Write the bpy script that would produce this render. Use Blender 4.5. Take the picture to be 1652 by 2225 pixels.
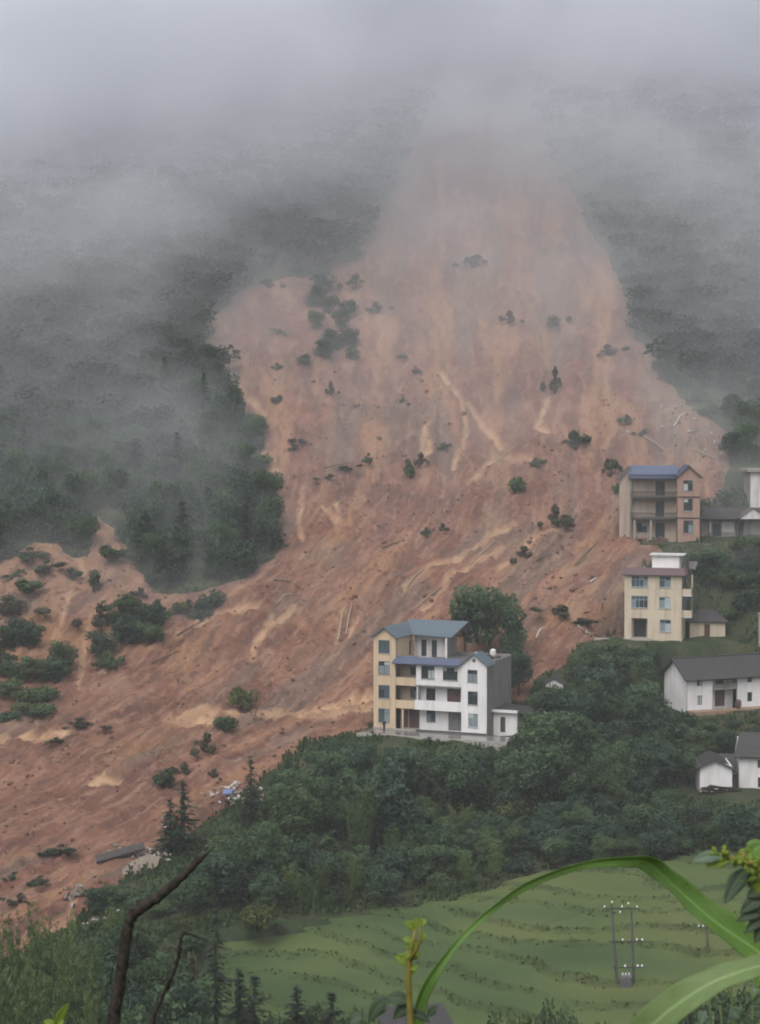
import bpy, math, random
import numpy as np
from mathutils import Vector, Matrix

# ------------------------------------------------------------------ clear
for o in list(bpy.data.objects):
    bpy.data.objects.remove(o, do_unlink=True)
scene = bpy.context.scene
col = scene.collection
R = math.radians
rng = np.random.default_rng(7)
random.seed(7)

# ------------------------------------------------------------------ camera, sky, sun, exposure
CZ = 60.0                       # eye height above the datum of the valley
F = 3886.0                      # focal length in units of a 1652 x 2225 picture
PITCH = math.atan((1112.5 - 960.0) / F)
cam_d = bpy.data.cameras.new('camera')
cam = bpy.data.objects.new('camera', cam_d); col.objects.link(cam)
cam.location = (0, 0, CZ)
cam.rotation_euler = (R(90) - PITCH, 0, 0)
cam_d.sensor_fit = 'HORIZONTAL'; cam_d.sensor_width = 36
cam_d.lens = 36 * F / 1652.0
cam_d.dof.use_dof = True; cam_d.dof.focus_distance = 250.0; cam_d.dof.aperture_fstop = 30.0
cam_d.clip_start = 0.1; cam_d.clip_end = 6000
scene.camera = cam

SUN_EL, SUN_AZ = R(54), R(205)  # azimuth clockwise from +Y (north): behind the viewer, to the left
world = bpy.data.worlds.new('World'); scene.world = world; world.use_nodes = True
wn, wl = world.node_tree.nodes, world.node_tree.links
wn.clear()
sky = wn.new('ShaderNodeTexSky'); sky.sky_type = 'NISHITA'; sky.sun_disc = False
sky.sun_elevation = SUN_EL; sky.sun_rotation = SUN_AZ; sky.dust_density = 4.0; sky.air_density = 1.4
hs = wn.new('ShaderNodeHueSaturation'); hs.inputs['Saturation'].default_value = 0.22
bg = wn.new('ShaderNodeBackground'); bg.inputs['Strength'].default_value = 0.14
wo = wn.new('ShaderNodeOutputWorld')
wl.new(sky.outputs[0], hs.inputs['Color']); wl.new(hs.outputs[0], bg.inputs['Color']); wl.new(bg.outputs[0], wo.inputs['Surface'])

sun_d = bpy.data.lights.new('sun', 'SUN'); sun_d.energy = 0.9; sun_d.angle = R(40); sun_d.color = (1.0, 0.97, 0.93)
sun = bpy.data.objects.new('sun', sun_d); col.objects.link(sun)
sun.location = (0, 0, CZ + 80)
sv = Vector((math.sin(SUN_AZ) * math.cos(SUN_EL), math.cos(SUN_AZ) * math.cos(SUN_EL), math.sin(SUN_EL)))
sun.rotation_euler = sv.to_track_quat('Z', 'Y').to_euler()

scene.view_settings.view_transform = 'Standard'; scene.view_settings.look = 'None'
scene.view_settings.gamma = 1.0; scene.view_settings.use_curve_mapping = False
scene.view_settings.exposure = 0.38
scene.render.engine = 'CYCLES'
cy = scene.cycles
cy.max_bounces = 48; cy.diffuse_bounces = 3; cy.glossy_bounces = 2; cy.transmission_bounces = 3
cy.transparent_max_bounces = 8; cy.volume_bounces = 48
cy.caustics_reflective = False; cy.caustics_refractive = False
cy.use_denoising = True
cy.sample_clamp_indirect = 4.0
cy.pixel_filter_type = 'BLACKMAN_HARRIS'; cy.filter_width = 1.9

# ------------------------------------------------------------------ picture <-> place
cp, sp_ = math.cos(PITCH), math.sin(PITCH)
def ray(x, y):
    cx, cyy = (x - 826.0) / F, (1112.5 - y) / F
    return np.array([cx, cp + cyy * sp_, -sp_ + cyy * cp])
def P(x, y, D):
    d = ray(x, y); t = D / d[1]
    return Vector((d[0] * t, D, CZ + d[2] * t))
def to_px(X, Y, Z):
    Z = Z - CZ
    dep = np.maximum(Y * cp - Z * sp_, 0.5); up = Y * sp_ + Z * cp
    return 826.0 + F * X / dep, 1112.5 - F * up / dep

# ------------------------------------------------------------------ numpy noise
_perm = np.random.default_rng(3).permutation(512)
_perm = np.concatenate([_perm, _perm, _perm])
_gr = np.random.default_rng(4).normal(size=(512, 2)); _gr /= np.linalg.norm(_gr, axis=1)[:, None]
def pn(x, y):
    x = np.asarray(x, float); y = np.asarray(y, float)
    xi = np.floor(x).astype(int); yi = np.floor(y).astype(int)
    fx, fy = x - xi, y - yi
    u = fx * fx * fx * (fx * (fx * 6 - 15) + 10); v = fy * fy * fy * (fy * (fy * 6 - 15) + 10)
    def g(a, b, dx, dy):
        h = _perm[(_perm[(xi + a) % 512] + (yi + b)) % 512]
        return _gr[h, 0] * dx + _gr[h, 1] * dy
    n00 = g(0, 0, fx, fy); n10 = g(1, 0, fx - 1, fy); n01 = g(0, 1, fx, fy - 1); n11 = g(1, 1, fx - 1, fy - 1)
    return (n00 * (1 - u) + n10 * u) * (1 - v) + (n01 * (1 - u) + n11 * u) * v
def fbm(x, y, o=4, gain=0.5):
    s = 0; a = 1; f = 1
    for k in range(o):
        s = s + a * pn(x * f + 17.3 * k, y * f - 9.1 * k); a *= gain; f *= 2.03
    return s
def sstep(a, b, x):
    t = np.clip((x - a) / (b - a), 0, 1); return t * t * (3 - 2 * t)

# ------------------------------------------------------------------ materials
MATS = {}
def nodes_of(name):
    m = bpy.data.materials.new(name); m.use_nodes = True
    nt = m.node_tree; b = nt.nodes.get('Principled BSDF')
    MATS[name] = m
    return m, nt, b
def ramp(nt, stops):
    r = nt.nodes.new('ShaderNodeValToRGB'); e = r.color_ramp.elements
    while len(e) > 1: e.remove(e[-1])
    e[0].position = stops[0][0]; e[0].color = (*stops[0][1], 1)
    for p, c in stops[1:]:
        k = e.new(p); k.color = (*c, 1)
    return r
def noise(nt, scale, detail=5, rough=0.6, vec=None):
    n = nt.nodes.new('ShaderNodeTexNoise'); n.inputs['Scale'].default_value = scale
    n.inputs['Detail'].default_value = detail; n.inputs['Roughness'].default_value = rough
    if vec: nt.links.new(vec, n.inputs['Vector'])
    return n
def coords(nt, scale=(1, 1, 1), kind='Object'):
    tc = nt.nodes.new('ShaderNodeTexCoord'); mp = nt.nodes.new('ShaderNodeMapping')
    mp.inputs['Scale'].default_value = scale
    nt.links.new(tc.outputs[kind], mp.inputs['Vector'])
    return mp.outputs[0]
def mix(nt, fac, a, b, mode='MIX'):
    m = nt.nodes.new('ShaderNodeMix'); m.data_type = 'RGBA'; m.blend_type = mode
    for sock, v in ((m.inputs[0], fac), (m.inputs[6], a), (m.inputs[7], b)):
        if isinstance(v, (int, float)): sock.default_value = v
        elif isinstance(v, tuple): sock.default_value = (*v, 1)
        else: nt.links.new(v, sock)
    return m.outputs[2]
def math_n(nt, op, a, b):
    m = nt.nodes.new('ShaderNodeMath'); m.operation = op
    for i, v in enumerate((a, b)):
        if isinstance(v, (int, float)): m.inputs[i].default_value = v
        else: nt.links.new(v, m.inputs[i])
    return m.outputs[0]
def bump(nt, b, h, strength, dist=0.05):
    k = nt.nodes.new('ShaderNodeBump'); k.inputs['Strength'].default_value = strength; k.inputs['Distance'].default_value = dist
    nt.links.new(h, k.inputs['Height']); nt.links.new(k.outputs[0], b.inputs['Normal'])
def attr(nt, name):
    a = nt.nodes.new('ShaderNodeAttribute'); a.attribute_name = name; return a

def paint(name, c, dirty=(0.12, 0.11, 0.10), amount=0.35, rough=0.75, streak=True, scale=0.5, spec=0.3):
    """weathered paint, plaster, concrete or sheet: rain streaks with a shape of their own"""
    m, nt, b = nodes_of(name)
    v = coords(nt, (1, 1, 0.12 if streak else 1))
    n1 = noise(nt, 1.3 * scale / 0.5, 6, 0.65, v)
    n2 = noise(nt, 0.35, 4, 0.6, coords(nt))
    f = math_n(nt, 'MULTIPLY', ramp_out(nt, n1.outputs['Fac'], 0.42, 0.74), amount * 1.25)
    c1 = mix(nt, f, c, dirty)
    c2 = mix(nt, math_n(nt, 'MULTIPLY', ramp_out(nt, n2.outputs['Fac'], 0.35, 0.75), 0.30), c1, tuple(0.72 * k for k in c))
    nt.links.new(c2, b.inputs['Base Color'])
    b.inputs['Roughness'].default_value = rough; b.inputs['Specular IOR Level'].default_value = spec
    n3 = noise(nt, 9.0, 3, 0.6, coords(nt)); bump(nt, b, n3.outputs['Fac'], 0.15, 0.02)
    return m
def ramp_out(nt, fac, a, b_):
    mr = nt.nodes.new('ShaderNodeMapRange'); mr.interpolation_type = 'SMOOTHSTEP'
    mr.inputs['From Min'].default_value = a; mr.inputs['From Max'].default_value = b_
    nt.links.new(fac, mr.inputs['Value']); return mr.outputs['Result']

def leafmat(name, dark, light, trans=0.36, rough=0.55, spec=0.25):
    m, nt, b = nodes_of(name)
    a = attr(nt, 'var'); oi = nt.nodes.new('ShaderNodeObjectInfo')
    r1 = ramp(nt, [(0.0, dark), (1.0, light)])
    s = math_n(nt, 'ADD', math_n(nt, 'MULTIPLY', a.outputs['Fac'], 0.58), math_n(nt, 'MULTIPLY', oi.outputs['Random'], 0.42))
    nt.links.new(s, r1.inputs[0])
    nt.links.new(r1.outputs[0], b.inputs['Base Color'])
    b.inputs['Roughness'].default_value = rough; b.inputs['Specular IOR Level'].default_value = spec
    t = nt.nodes.new('ShaderNodeBsdfTranslucent'); nt.links.new(r1.outputs[0], t.inputs['Color'])
    mx = nt.nodes.new('ShaderNodeMixShader'); mx.inputs[0].default_value = trans
    out = nt.nodes['Material Output']
    nt.links.new(b.outputs[0], mx.inputs[1]); nt.links.new(t.outputs[0], mx.inputs[2]); nt.links.new(mx.outputs[0], out.inputs['Surface'])
    return m

leafmat('leaf_broad', (0.014, 0.036, 0.019), (0.116, 0.182, 0.084))
leafmat('leaf_deep', (0.011, 0.028, 0.018), (0.080, 0.134, 0.080))
leafmat('leaf_bush', (0.022, 0.046, 0.020), (0.125, 0.180, 0.072))
leafmat('leaf_yellowgreen', (0.050, 0.072, 0.020), (0.125, 0.150, 0.040))
leafmat('leaf_bamboo', (0.026, 0.058, 0.020), (0.190, 0.255, 0.085))
leafmat('needle', (0.012, 0.024, 0.015), (0.046, 0.070, 0.036))
leafmat('needle_brown', (0.022, 0.028, 0.014), (0.070, 0.062, 0.026))
leafmat('leaf_muddy', (0.050, 0.050, 0.032), (0.105, 0.095, 0.058))
leafmat('leaf_slide', (0.050, 0.070, 0.042), (0.125, 0.155, 0.090), 0.45)
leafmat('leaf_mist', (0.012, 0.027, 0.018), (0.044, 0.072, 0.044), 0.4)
leafmat('grass_leaf', (0.030, 0.052, 0.020), (0.085, 0.120, 0.040))
leafmat('rice_leaf', (0.060, 0.090, 0.024), (0.135, 0.165, 0.045))

def plain(name, c, rough=0.6, spec=0.3, scale=4.0, var=0.3, metallic=0.0):
    m, nt, b = nodes_of(name)
    n = noise(nt, scale, 5, 0.65, coords(nt))
    nt.links.new(mix(nt, ramp_out(nt, n.outputs['Fac'], 0.3, 0.7), tuple((1 - var) * k for k in c), c), b.inputs['Base Color'])
    b.inputs['Roughness'].default_value = rough; b.inputs['Specular IOR Level'].default_value = spec
    b.inputs['Metallic'].default_value = metallic
    return m
plain('bark', (0.075, 0.058, 0.045), 0.9, 0.1)
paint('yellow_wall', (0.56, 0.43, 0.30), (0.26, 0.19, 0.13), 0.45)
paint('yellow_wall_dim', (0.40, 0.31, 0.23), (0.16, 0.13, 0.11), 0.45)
paint('white_wall', (0.72, 0.70, 0.71), (0.34, 0.32, 0.31), 0.28)
paint('white_wall_grimy', (0.58, 0.56, 0.56), (0.26, 0.24, 0.22), 0.5)
paint('cream_wall', (0.54, 0.46, 0.355), (0.26, 0.21, 0.15), 0.45)
paint('grey_render', (0.215, 0.205, 0.195), (0.09, 0.085, 0.08), 0.55)
paint('grey_plaster', (0.30, 0.285, 0.27), (0.12, 0.11, 0.10), 0.5)
paint('pink_wall', (0.33, 0.215, 0.175), (0.17, 0.11, 0.09), 0.4)
paint('pale_pink_wall', (0.40, 0.315, 0.26), (0.20, 0.16, 0.14), 0.45)
paint('concrete', (0.34, 0.32, 0.30), (0.16, 0.15, 0.14), 0.5, streak=False)
paint('wet_concrete', (0.20, 0.19, 0.18), (0.10, 0.095, 0.09), 0.5, rough=0.16, streak=False, spec=0.6)
paint('mud_wall', (0.30, 0.20, 0.14), (0.16, 0.10, 0.07), 0.5)
paint('blue_sheet', (0.092, 0.112, 0.180), (0.10, 0.11, 0.13), 0.35, rough=0.4)
paint('slate_blue_sheet', (0.105, 0.140, 0.170), (0.10, 0.12, 0.13), 0.35, rough=0.4)
paint('purple_tile', (0.125, 0.078, 0.085), (0.09, 0.06, 0.06), 0.4, rough=0.6)
paint('dark_tile', (0.060, 0.056, 0.058), (0.045, 0.042, 0.040), 0.5, rough=0.8)
paint('grey_tile', (0.13, 0.12, 0.115), (0.06, 0.058, 0.052), 0.5, rough=0.8)
plain('dark_frame', (0.045, 0.055, 0.060), 0.4)
plain('pale_frame', (0.36, 0.40, 0.42), 0.4)
plain('red_door', (0.135, 0.050, 0.048), 0.5)
plain('maroon_door', (0.115, 0.065, 0.062), 0.55)
plain('brown_door', (0.10, 0.075, 0.065), 0.55)
plain('grey_door', (0.20, 0.19, 0.19), 0.5)
plain('dark_inside', (0.030, 0.029, 0.028), 0.9, 0.1)
plain('curtain', (0.42, 0.46, 0.47), 0.8)
plain('metal_dark', (0.055, 0.055, 0.06), 0.5, 0.4)
plain('pole_concrete', (0.075, 0.075, 0.072), 0.8)
plain('porcelain', (0.66, 0.66, 0.65), 0.2, 0.6, var=0.05)
plain('slab_tan', (0.24, 0.20, 0.16), 0.9)
plain('white_debris', (0.52, 0.50, 0.47), 0.7)
plain('blue_tarp', (0.16, 0.20, 0.38), 0.5)
plain('transformer_grey', (0.20, 0.19, 0.22), 0.5)
plain('log_pale', (0.34, 0.27, 0.20), 0.85)
plain('log_dark', (0.10, 0.075, 0.055), 0.9)
plain('rock_soil', (0.215, 0.118, 0.080), 0.95, 0.1, 1.5, 0.4)
plain('brick_red', (0.25, 0.115, 0.085), 0.85)
plain('dead_wood', (0.050, 0.042, 0.035), 0.85, 0.2, 70.0, 0.75)
plain('twig_brown', (0.16, 0.12, 0.07), 0.8, 0.2)
plain('woodpile', (0.050, 0.040, 0.034), 0.95, 0.1, 3.0, 0.6)
plain('cloth_dark', (0.035, 0.037, 0.045), 0.9)
plain('skin', (0.34, 0.22, 0.16), 0.6)
def glass(name, c, rough=0.12):
    m, nt, b = nodes_of(name)
    n = noise(nt, 0.9, 3, 0.5, coords(nt))
    nt.links.new(mix(nt, n.outputs['Fac'], tuple(0.6 * k for k in c), c), b.inputs['Base Color'])
    b.inputs['Roughness'].default_value = rough; b.inputs['Specular IOR Level'].default_value = 0.5
glass('glass_dark', (0.040, 0.050, 0.056))
glass('glass_blue', (0.075, 0.115, 0.145))  # lighter bluish pane: sky reflection put into the base colour
glass('glass_pale', (0.24, 0.30, 0.32))

# ------------------------------------------------------------------ mesh helpers
def tag(o, label=None, cat=None, group=None, kind=None):
    if label: o['label'] = label
    if cat: o['category'] = cat
    if group: o['group'] = group
    if kind: o['kind'] = kind
    return o
def empty(name, loc, rz=0.0, label=None, cat=None, group=None):
    o = bpy.data.objects.new(name, None); col.objects.link(o)
    o.location = loc; o.rotation_euler = (0, 0, rz); o.empty_display_size = 0.3
    return tag(o, label, cat, group)
def mesh_np(name, V, Q, mat, smooth=False, attrs=None):
    """V (n,3), Q (m,k) with k = 3 or 4"""
    me = bpy.data.meshes.new(name)
    V = np.asarray(V, np.float32); Q = np.asarray(Q, np.int32)
    k = Q.shape[1]
    me.vertices.add(len(V)); me.vertices.foreach_set('co', V.ravel())
    me.loops.add(Q.size); me.loops.foreach_set('vertex_index', Q.ravel())
    me.polygons.add(len(Q)); me.polygons.foreach_set('loop_start', np.arange(0, Q.size, k, dtype=np.int32))
    me.polygons.foreach_set('loop_total', np.full(len(Q), k, np.int32))
    if smooth: me.polygons.foreach_set('use_smooth', np.ones(len(Q), bool))
    for an, av in (attrs or {}).items():
        at = me.attributes.new(an, 'FLOAT', 'POINT'); at.data.foreach_set('value', np.asarray(av, np.float32))
    me.update(calc_edges=True)
    me.materials.append(MATS[mat])
    return me
def link(name, me, parent=None, loc=(0, 0, 0)):
    o = bpy.data.objects.new(name, me); col.objects.link(o)
    o.parent = parent; o.location = loc
    return o
class MB:
    def __init__(s): s.v, s.f = [], []
    def quad(s, pts):
        n = len(s.v); s.v += [tuple(p) for p in pts]; s.f.append(tuple(range(n, n + len(pts)))); return s
    def hexa(s, p):      # p: 8 points, bottom 0-3, top 4-7
        n = len(s.v); s.v += [tuple(q) for q in p]
        for f in ((0, 3, 2, 1), (4, 5, 6, 7), (0, 1, 5, 4), (1, 2, 6, 5), (2, 3, 7, 6), (3, 0, 4, 7)):
            s.f.append(tuple(n + i for i in f))
        return s
    def box(s, x0, x1, y0, y1, z0, z1):
        return s.hexa([(x0, y0, z0), (x1, y0, z0), (x1, y1, z0), (x0, y1, z0), (x0, y0, z1), (x1, y0, z1), (x1, y1, z1), (x0, y1, z1)])
    def tube(s, pts, rad, n=8, cap=True):
        pts = [Vector(p) for p in pts]
        if not hasattr(rad, '__len__'): rad = [rad] * len(pts)
        base = len(s.v); up = Vector((0.13, 0.21, 1)).normalized()
        for i, p in enumerate(pts):
            t = (pts[min(i + 1, len(pts) - 1)] - pts[max(i - 1, 0)]).normalized()
            a = t.cross(up)
            if a.length < 0.05: a = t.cross(Vector((1, 0, 0)))
            a.normalize(); b = t.cross(a)
            for k in range(n):
                w = 2 * math.pi * k / n
                s.v.append(tuple(p + (a * math.cos(w) + b * math.sin(w)) * rad[i]))
        for i in range(len(pts) - 1):
            for k in range(n):
                a0 = base + i * n + k; a1 = base + i * n + (k + 1) % n
                s.f.append((a0, a1, a1 + n, a0 + n))
        if cap:
            s.f.append(tuple(base + k for k in range(n))[::-1])
            e = base + (len(pts) - 1) * n; s.f.append(tuple(e + k for k in range(n)))
        return s
    def mesh(s, name, mat, smooth=False):
        me = bpy.data.meshes.new(name); me.from_pydata(s.v, [], s.f)
        if smooth:
            for p in me.polygons: p.use_smooth = True
        me.materials.append(MATS[mat]); me.update(); return me
    def build(s, name, mat, parent=None, loc=(0, 0, 0), smooth=False):
        return link(name, s.mesh(name, mat, smooth), parent, loc)
def copy_tree(o, parent=None):
    c = o.copy(); col.objects.link(c); c.parent = parent
    for ch in o.children: copy_tree(ch, c)
    return c
# ------------------------------------------------------------------ terrain
CTRL_PX = [  # picture x, y of bare ground and its distance
 (500,2225,158),(826,2225,158),(1200,2225,157),(1652,2225,156),(60,2225,160),(-500,2225,165),(2200,2225,155),
 (450,1990,187),(826,1965,192),(1250,1915,199),(1652,1885,205),(2200,1860,210),
 (0,2030,200),(200,1960,205),(-500,2060,205),(0,1850,218),(0,1700,236),(-500,1750,235),(0,1500,264),(-500,1500,266),
 (200,1400,279),(0,1300,290),(-500,1280,296),(400,1300,295),(600,1200,311),(350,1880,213),(500,1740,229),(650,1590,252),
 (300,1650,244),(500,1500,266),(700,1450,274),
 (815,1584,252.5),(950,1592,250),(1120,1600,247),(960,1500,264),(1000,1720,231),(1000,1830,215),(1300,1720,233),(1300,1830,217),
 (1652,1770,233),(1560,1725,238),(1652,1722,240),(2000,1720,242),(1500,1600,256),(1480,1545,263),(1652,1540,268),(2000,1530,270),
 (1250,1500,266),(1300,1440,274),(1400,1392,279),(1560,1390,281),(1652,1400,280),(2000,1395,282),
 (1600,1280,291),(1400,1250,293),(1420,1178,301),(1600,1180,302),(2000,1180,304),
 (1000,1300,292),(1200,1300,290),(1000,1100,322),(1250,1100,320),(1000,900,357),(1300,900,352),(1000,700,393),(1300,700,390),
 (1000,500,432),(1000,250,485),(1000,0,548),
 (1652,1050,322),(1652,900,346),(1652,600,398),(1652,300,455),(1652,0,535),(2200,900,348),(2200,300,458),
 (300,1200,308),(0,1120,316),(300,900,350),(600,900,353),(0,700,384),(600,600,408),(300,500,424),(0,250,478),(300,0,540),(-500,1100,320),(-500,700,385),(-500,250,480),
]
CP = [tuple(P(*c)) for c in CTRL_PX]
CP += [(0, -60, CZ - 3), (0, 0, CZ - 1.7), (-40, 0, CZ - 2.0), (40, 0, CZ - 1.8), (0, 5, CZ - 2.3), (0, 14, CZ - 9), (0, 40, CZ - 29), (0, 90, CZ - 50), (0, 125, CZ - 52.5),
       (-40, 40, CZ - 30), (40, 40, CZ - 28), (-60, 100, CZ - 52), (60, 100, CZ - 50),
       (0, 620, CZ + 185), (-150, 620, CZ + 180), (150, 620, CZ + 188), (-300, 300, CZ - 20), (300, 300, CZ - 12), (-300, 500, CZ + 90), (300, 500, CZ + 95), (-300, 150, CZ - 50), (300, 150, CZ - 48)]
CP = np.array(CP)
def _tps(r2):
    return np.where(r2 > 0, 0.5 * r2 * np.log(np.maximum(r2, 1e-12)), 0.0)
_A = CP[:, :2] / 100.0
_n = len(CP)
_K = _tps(((_A[:, None] - _A[None]) ** 2).sum(-1)) + np.eye(_n) * 1e-4
_Pm = np.c_[np.ones(_n), _A]
_M = np.block([[_K, _Pm], [_Pm.T, np.zeros((3, 3))]])
_w = np.linalg.solve(_M, np.r_[CP[:, 2], 0, 0, 0])
PADS = []    # (x, y, z, radius, soft)
def H0(X, Y):
    X = np.asarray(X, float); Y = np.asarray(Y, float); sh = X.shape
    x = X.ravel() / 100; y = Y.ravel() / 100
    out = _w[_n] + _w[_n + 1] * x + _w[_n + 2] * y
    for i in range(_n):
        out = out + _w[i] * _tps((x - _A[i, 0]) ** 2 + (y - _A[i, 1]) ** 2)
    out = out.reshape(sh)
    for (px, py, pz, ra, so) in PADS:
        d = np.hypot(X - px, Y - py); k = 1 - sstep(ra, ra + so, d)
        out = out * (1 - k) + pz * k
    return out
def ground(x, y, near=120.0, far=640.0):
    """where the line of sight through picture point (x, y) meets the bare hillside"""
    d = ray(x, y); t = np.linspace(near, far, 700) / d[1]
    hz = H0(d[0] * t, d[1] * t); rz = CZ + d[2] * t
    k = np.argmax(rz <= hz)
    if rz[k] > hz[k]: k = len(t) - 1
    return Vector((d[0] * t[k], d[1] * t[k], float(hz[k])))

# yards levelled for the houses
PADS += [(*P(930, 1590, 251), 7.5, 5.0), (*P(1010, 1597, 250), 7.5, 5.0), (*P(1120, 1598, 250), 5.0, 4.0),
         (*P(1400, 1390, 280), 6.5, 3.5), (*P(1470, 1390, 281), 6.5, 3.5), (*P(1540, 1388, 283), 5.0, 3.5),
         (*P(1430, 1175, 303), 6.5, 3.5), (*P(1600, 1172, 304), 7.0, 3.5),
         (*P(1540, 1540, 268), 7.0, 3.0), (*P(1640, 1536, 270), 7.0, 3.0), (*P(1590, 1722, 240), 7.0, 3.0)]

SLIDE = np.array([(985,130),(930,240),(860,400),(775,560),(690,602),(620,600),(530,622),(478,664),(435,714),(455,790),(490,850),(540,903),(576,960),(565,1010),(602,1060),(600,1150),(592,1215),(540,1248),(480,1268),
 (400,1292),(335,1282),(290,1200),(205,1108),(188,1135),(192,1205),(160,1212),(120,1180),(70,1178),(0,1222),(-200,1250),(-500,1300),(-500,2130),(0,2120),(70,2060),(160,2010),(215,1960),(270,1905),(370,1835),(440,1790),(540,1712),(600,1662),(680,1606),(800,1586),(840,1530),
 (900,1500),(1140,1520),(1170,1475),(1230,1442),(1262,1400),(1352,1378),(1372,1270),(1405,1215),(1440,1200),(1430,1188),(1392,1180),(1415,1140),(1500,1090),(1560,1085),(1585,1010),(1575,930),(1490,872),(1440,800),(1385,740),(1352,620),(1290,500),(1232,400),(1150,220),(1090,120),(1040,70)], float)
def poly_sd(px, py, poly):
    """signed distance, positive inside"""
    a = poly; b = np.roll(poly, -1, 0)
    d = np.full(px.shape, 1e9); ins = np.zeros(px.shape, bool)
    for (x0, y0), (x1, y1) in zip(a, b):
        ex, ey = x1 - x0, y1 - y0
        t = np.clip(((px - x0) * ex + (py - y0) * ey) / (ex * ex + ey * ey + 1e-9), 0, 1)
        d = np.minimum(d, np.hypot(px - x0 - t * ex, py - y0 - t * ey))
        c = ((y0 > py) != (y1 > py)) & (px < (x1 - x0) * (py - y0) / (y1 - y0 + 1e-12) + x0)
        ins ^= c
    return np.where(ins, d, -d)
def line_d(px, py, pts):
    d = np.full(px.shape, 1e9)
    for (x0, y0), (x1, y1) in zip(pts[:-1], pts[1:]):
        ex, ey = x1 - x0, y1 - y0
        t = np.clip(((px - x0) * ex + (py - y0) * ey) / (ex * ex + ey * ey + 1e-9), 0, 1)
        d = np.minimum(d, np.hypot(px - x0 - t * ex, py - y0 - t * ey))
    return d
def slide_sd(X, Y, Z):
    px, py = to_px(X, Y, Z)
    wob = 10 * fbm(X / 6.0, Y / 6.0, 3)
    return poly_sd(px, py, SLIDE) + wob, px, py

# ---- hillside: one sheet reaching far beyond the picture, fine where the picture looks
def axis(segs):
    out = []
    for a, b, s in segs: out += list(np.arange(a, b, s))
    out.append(segs[-1][1]); return np.array(out)
gx = axis([(-700, -180, 20), (-180, -110, 4), (-110, 110, 1.1), (110, 180, 4), (180, 700, 20)])
gy = axis([(-150, 0, 10), (0, 130, 3), (130, 420, 1.1), (420, 640, 2.5), (640, 900, 20)])
X, Y = np.meshgrid(gx, gy)
Z = H0(np.clip(X, -320, 320), np.clip(Y, -60, 640))
Zb = Z.copy()
sd, ix, iy = slide_sd(X, Y, Z)
inzone = sstep(160, 190, Y)
Z = Z + (0.9 * fbm(X / 14, Y / 14, 4) + 0.30 * fbm(X / 3.0, Y / 3.0, 3)) * sstep(20, 60, Y) * (0.25 + 0.75 * sstep(215, 240, Y))
Z = Z - 1.6 * sstep(-4, 22, sd) * inzone
# the field terraces sit in a shallow bed
FIELD = np.array([(395,2240),(420,2080),(455,2010),(600,1985),(826,1968),(1000,1955),(1100,1925),(1180,1895),(1400,1885),(1700,1862),(2300,1840),(2300,2600),(300,2600)], float)
fsd = poly_sd(ix, iy, FIELD)
Z = Z - 3.0 * sstep(-2, 30, fsd) * (Y > 110) * (Y < 215)
nx, ny = len(gx), len(gy)
def gridq(nx, ny):
    i, j = np.meshgrid(np.arange(nx - 1), np.arange(ny - 1)); a = (j * nx + i).ravel()
    return np.c_[a, a + 1, a + 1 + nx, a + nx]
m, nt, b = nodes_of('hillside_ground')
v = coords(nt)
n1 = noise(nt, 0.22, 6, 0.65, v); n2 = noise(nt, 1.6, 5, 0.7, v)
c1 = ramp(nt, [(0.30, (0.018, 0.028, 0.015)), (0.50, (0.040, 0.054, 0.026)), (0.62, (0.078, 0.072, 0.040)), (0.78, (0.125, 0.088, 0.056))])
nt.links.new(math_n(nt, 'ADD', math_n(nt, 'MULTIPLY', n1.outputs['Fac'], 0.6), math_n(nt, 'MULTIPLY', n2.outputs['Fac'], 0.4)), c1.inputs[0])
nt.links.new(c1.outputs[0], b.inputs['Base Color']); b.inputs['Roughness'].default_value = 0.95; b.inputs['Specular IOR Level'].default_value = 0.1
bump(nt, b, n2.outputs['Fac'], 0.6, 0.4)
hill = link('hillside', mesh_np('hillside', np.c_[X.ravel(), Y.ravel(), Z.ravel()], gridq(nx, ny), 'hillside_ground', True))
tag(hill, 'steep green mountainside and valley floor under the trees and houses', 'hillside', kind='structure')

# ---- the landslide: bare red earth lying over the hillside
sx_ = np.r_[np.arange(-118, -70, 0.9), np.arange(-70, 66, 0.40), np.arange(66, 92, 0.9)]; sy_ = np.r_[np.arange(188, 335, 0.42), np.arange(335, 430, 0.7), np.arange(430, 535, 1.5)]
X, Y = np.meshgrid(sx_, sy_); Z = H0(X, Y)
sd, ix, iy = slide_sd(X, Y, Z)
# flow lines: straight down in the scar, swinging to the lower left in the run-out
yy = np.linspace(-400, 2400, 600)
slope = 0.05 + 0.95 * sstep(1000, 1250, yy) + 0.9 * sstep(1350, 1650, yy)
G = np.cumsum(slope) * (yy[1] - yy[0])
s_ = ix + np.interp(iy, yy, G)
t_ = iy
ben = sstep(2, 40, sd)
d1 = fbm(s_ / 55, t_ / 330, 3) * 1.2
wq0 = 34 * fbm(X / 10 + 60, Y / 10, 3)
d2 = (1 - np.abs(fbm((s_ + wq0) / 34 + 3, (t_ + wq0) / 80, 4)) * 2.2) * 0.5
d3 = fbm((s_ + wq0) / 11 + 9, t_ / 24, 3) * 0.50
d4 = fbm(X / 1.3, Y / 1.3, 3, .6) * 0.34
slump = np.zeros(X.shape)
for k_, (sc, am) in enumerate(((26, 1.1), (15, .7), (9, .45))):
    nz = fbm(X / sc + 11 * k_, Y / sc + 5, 4, .55)
    for lev in (-.28, -.05, .18, .4): slump = slump + am * sstep(lev, lev + .035, nz)
lump = np.maximum(fbm(X / 3.4 + 5, Y / 3.4, 3) - 0.12, 0) * 1.3 * (0.35 + 0.65 * sstep(950, 1150, iy))
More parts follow.
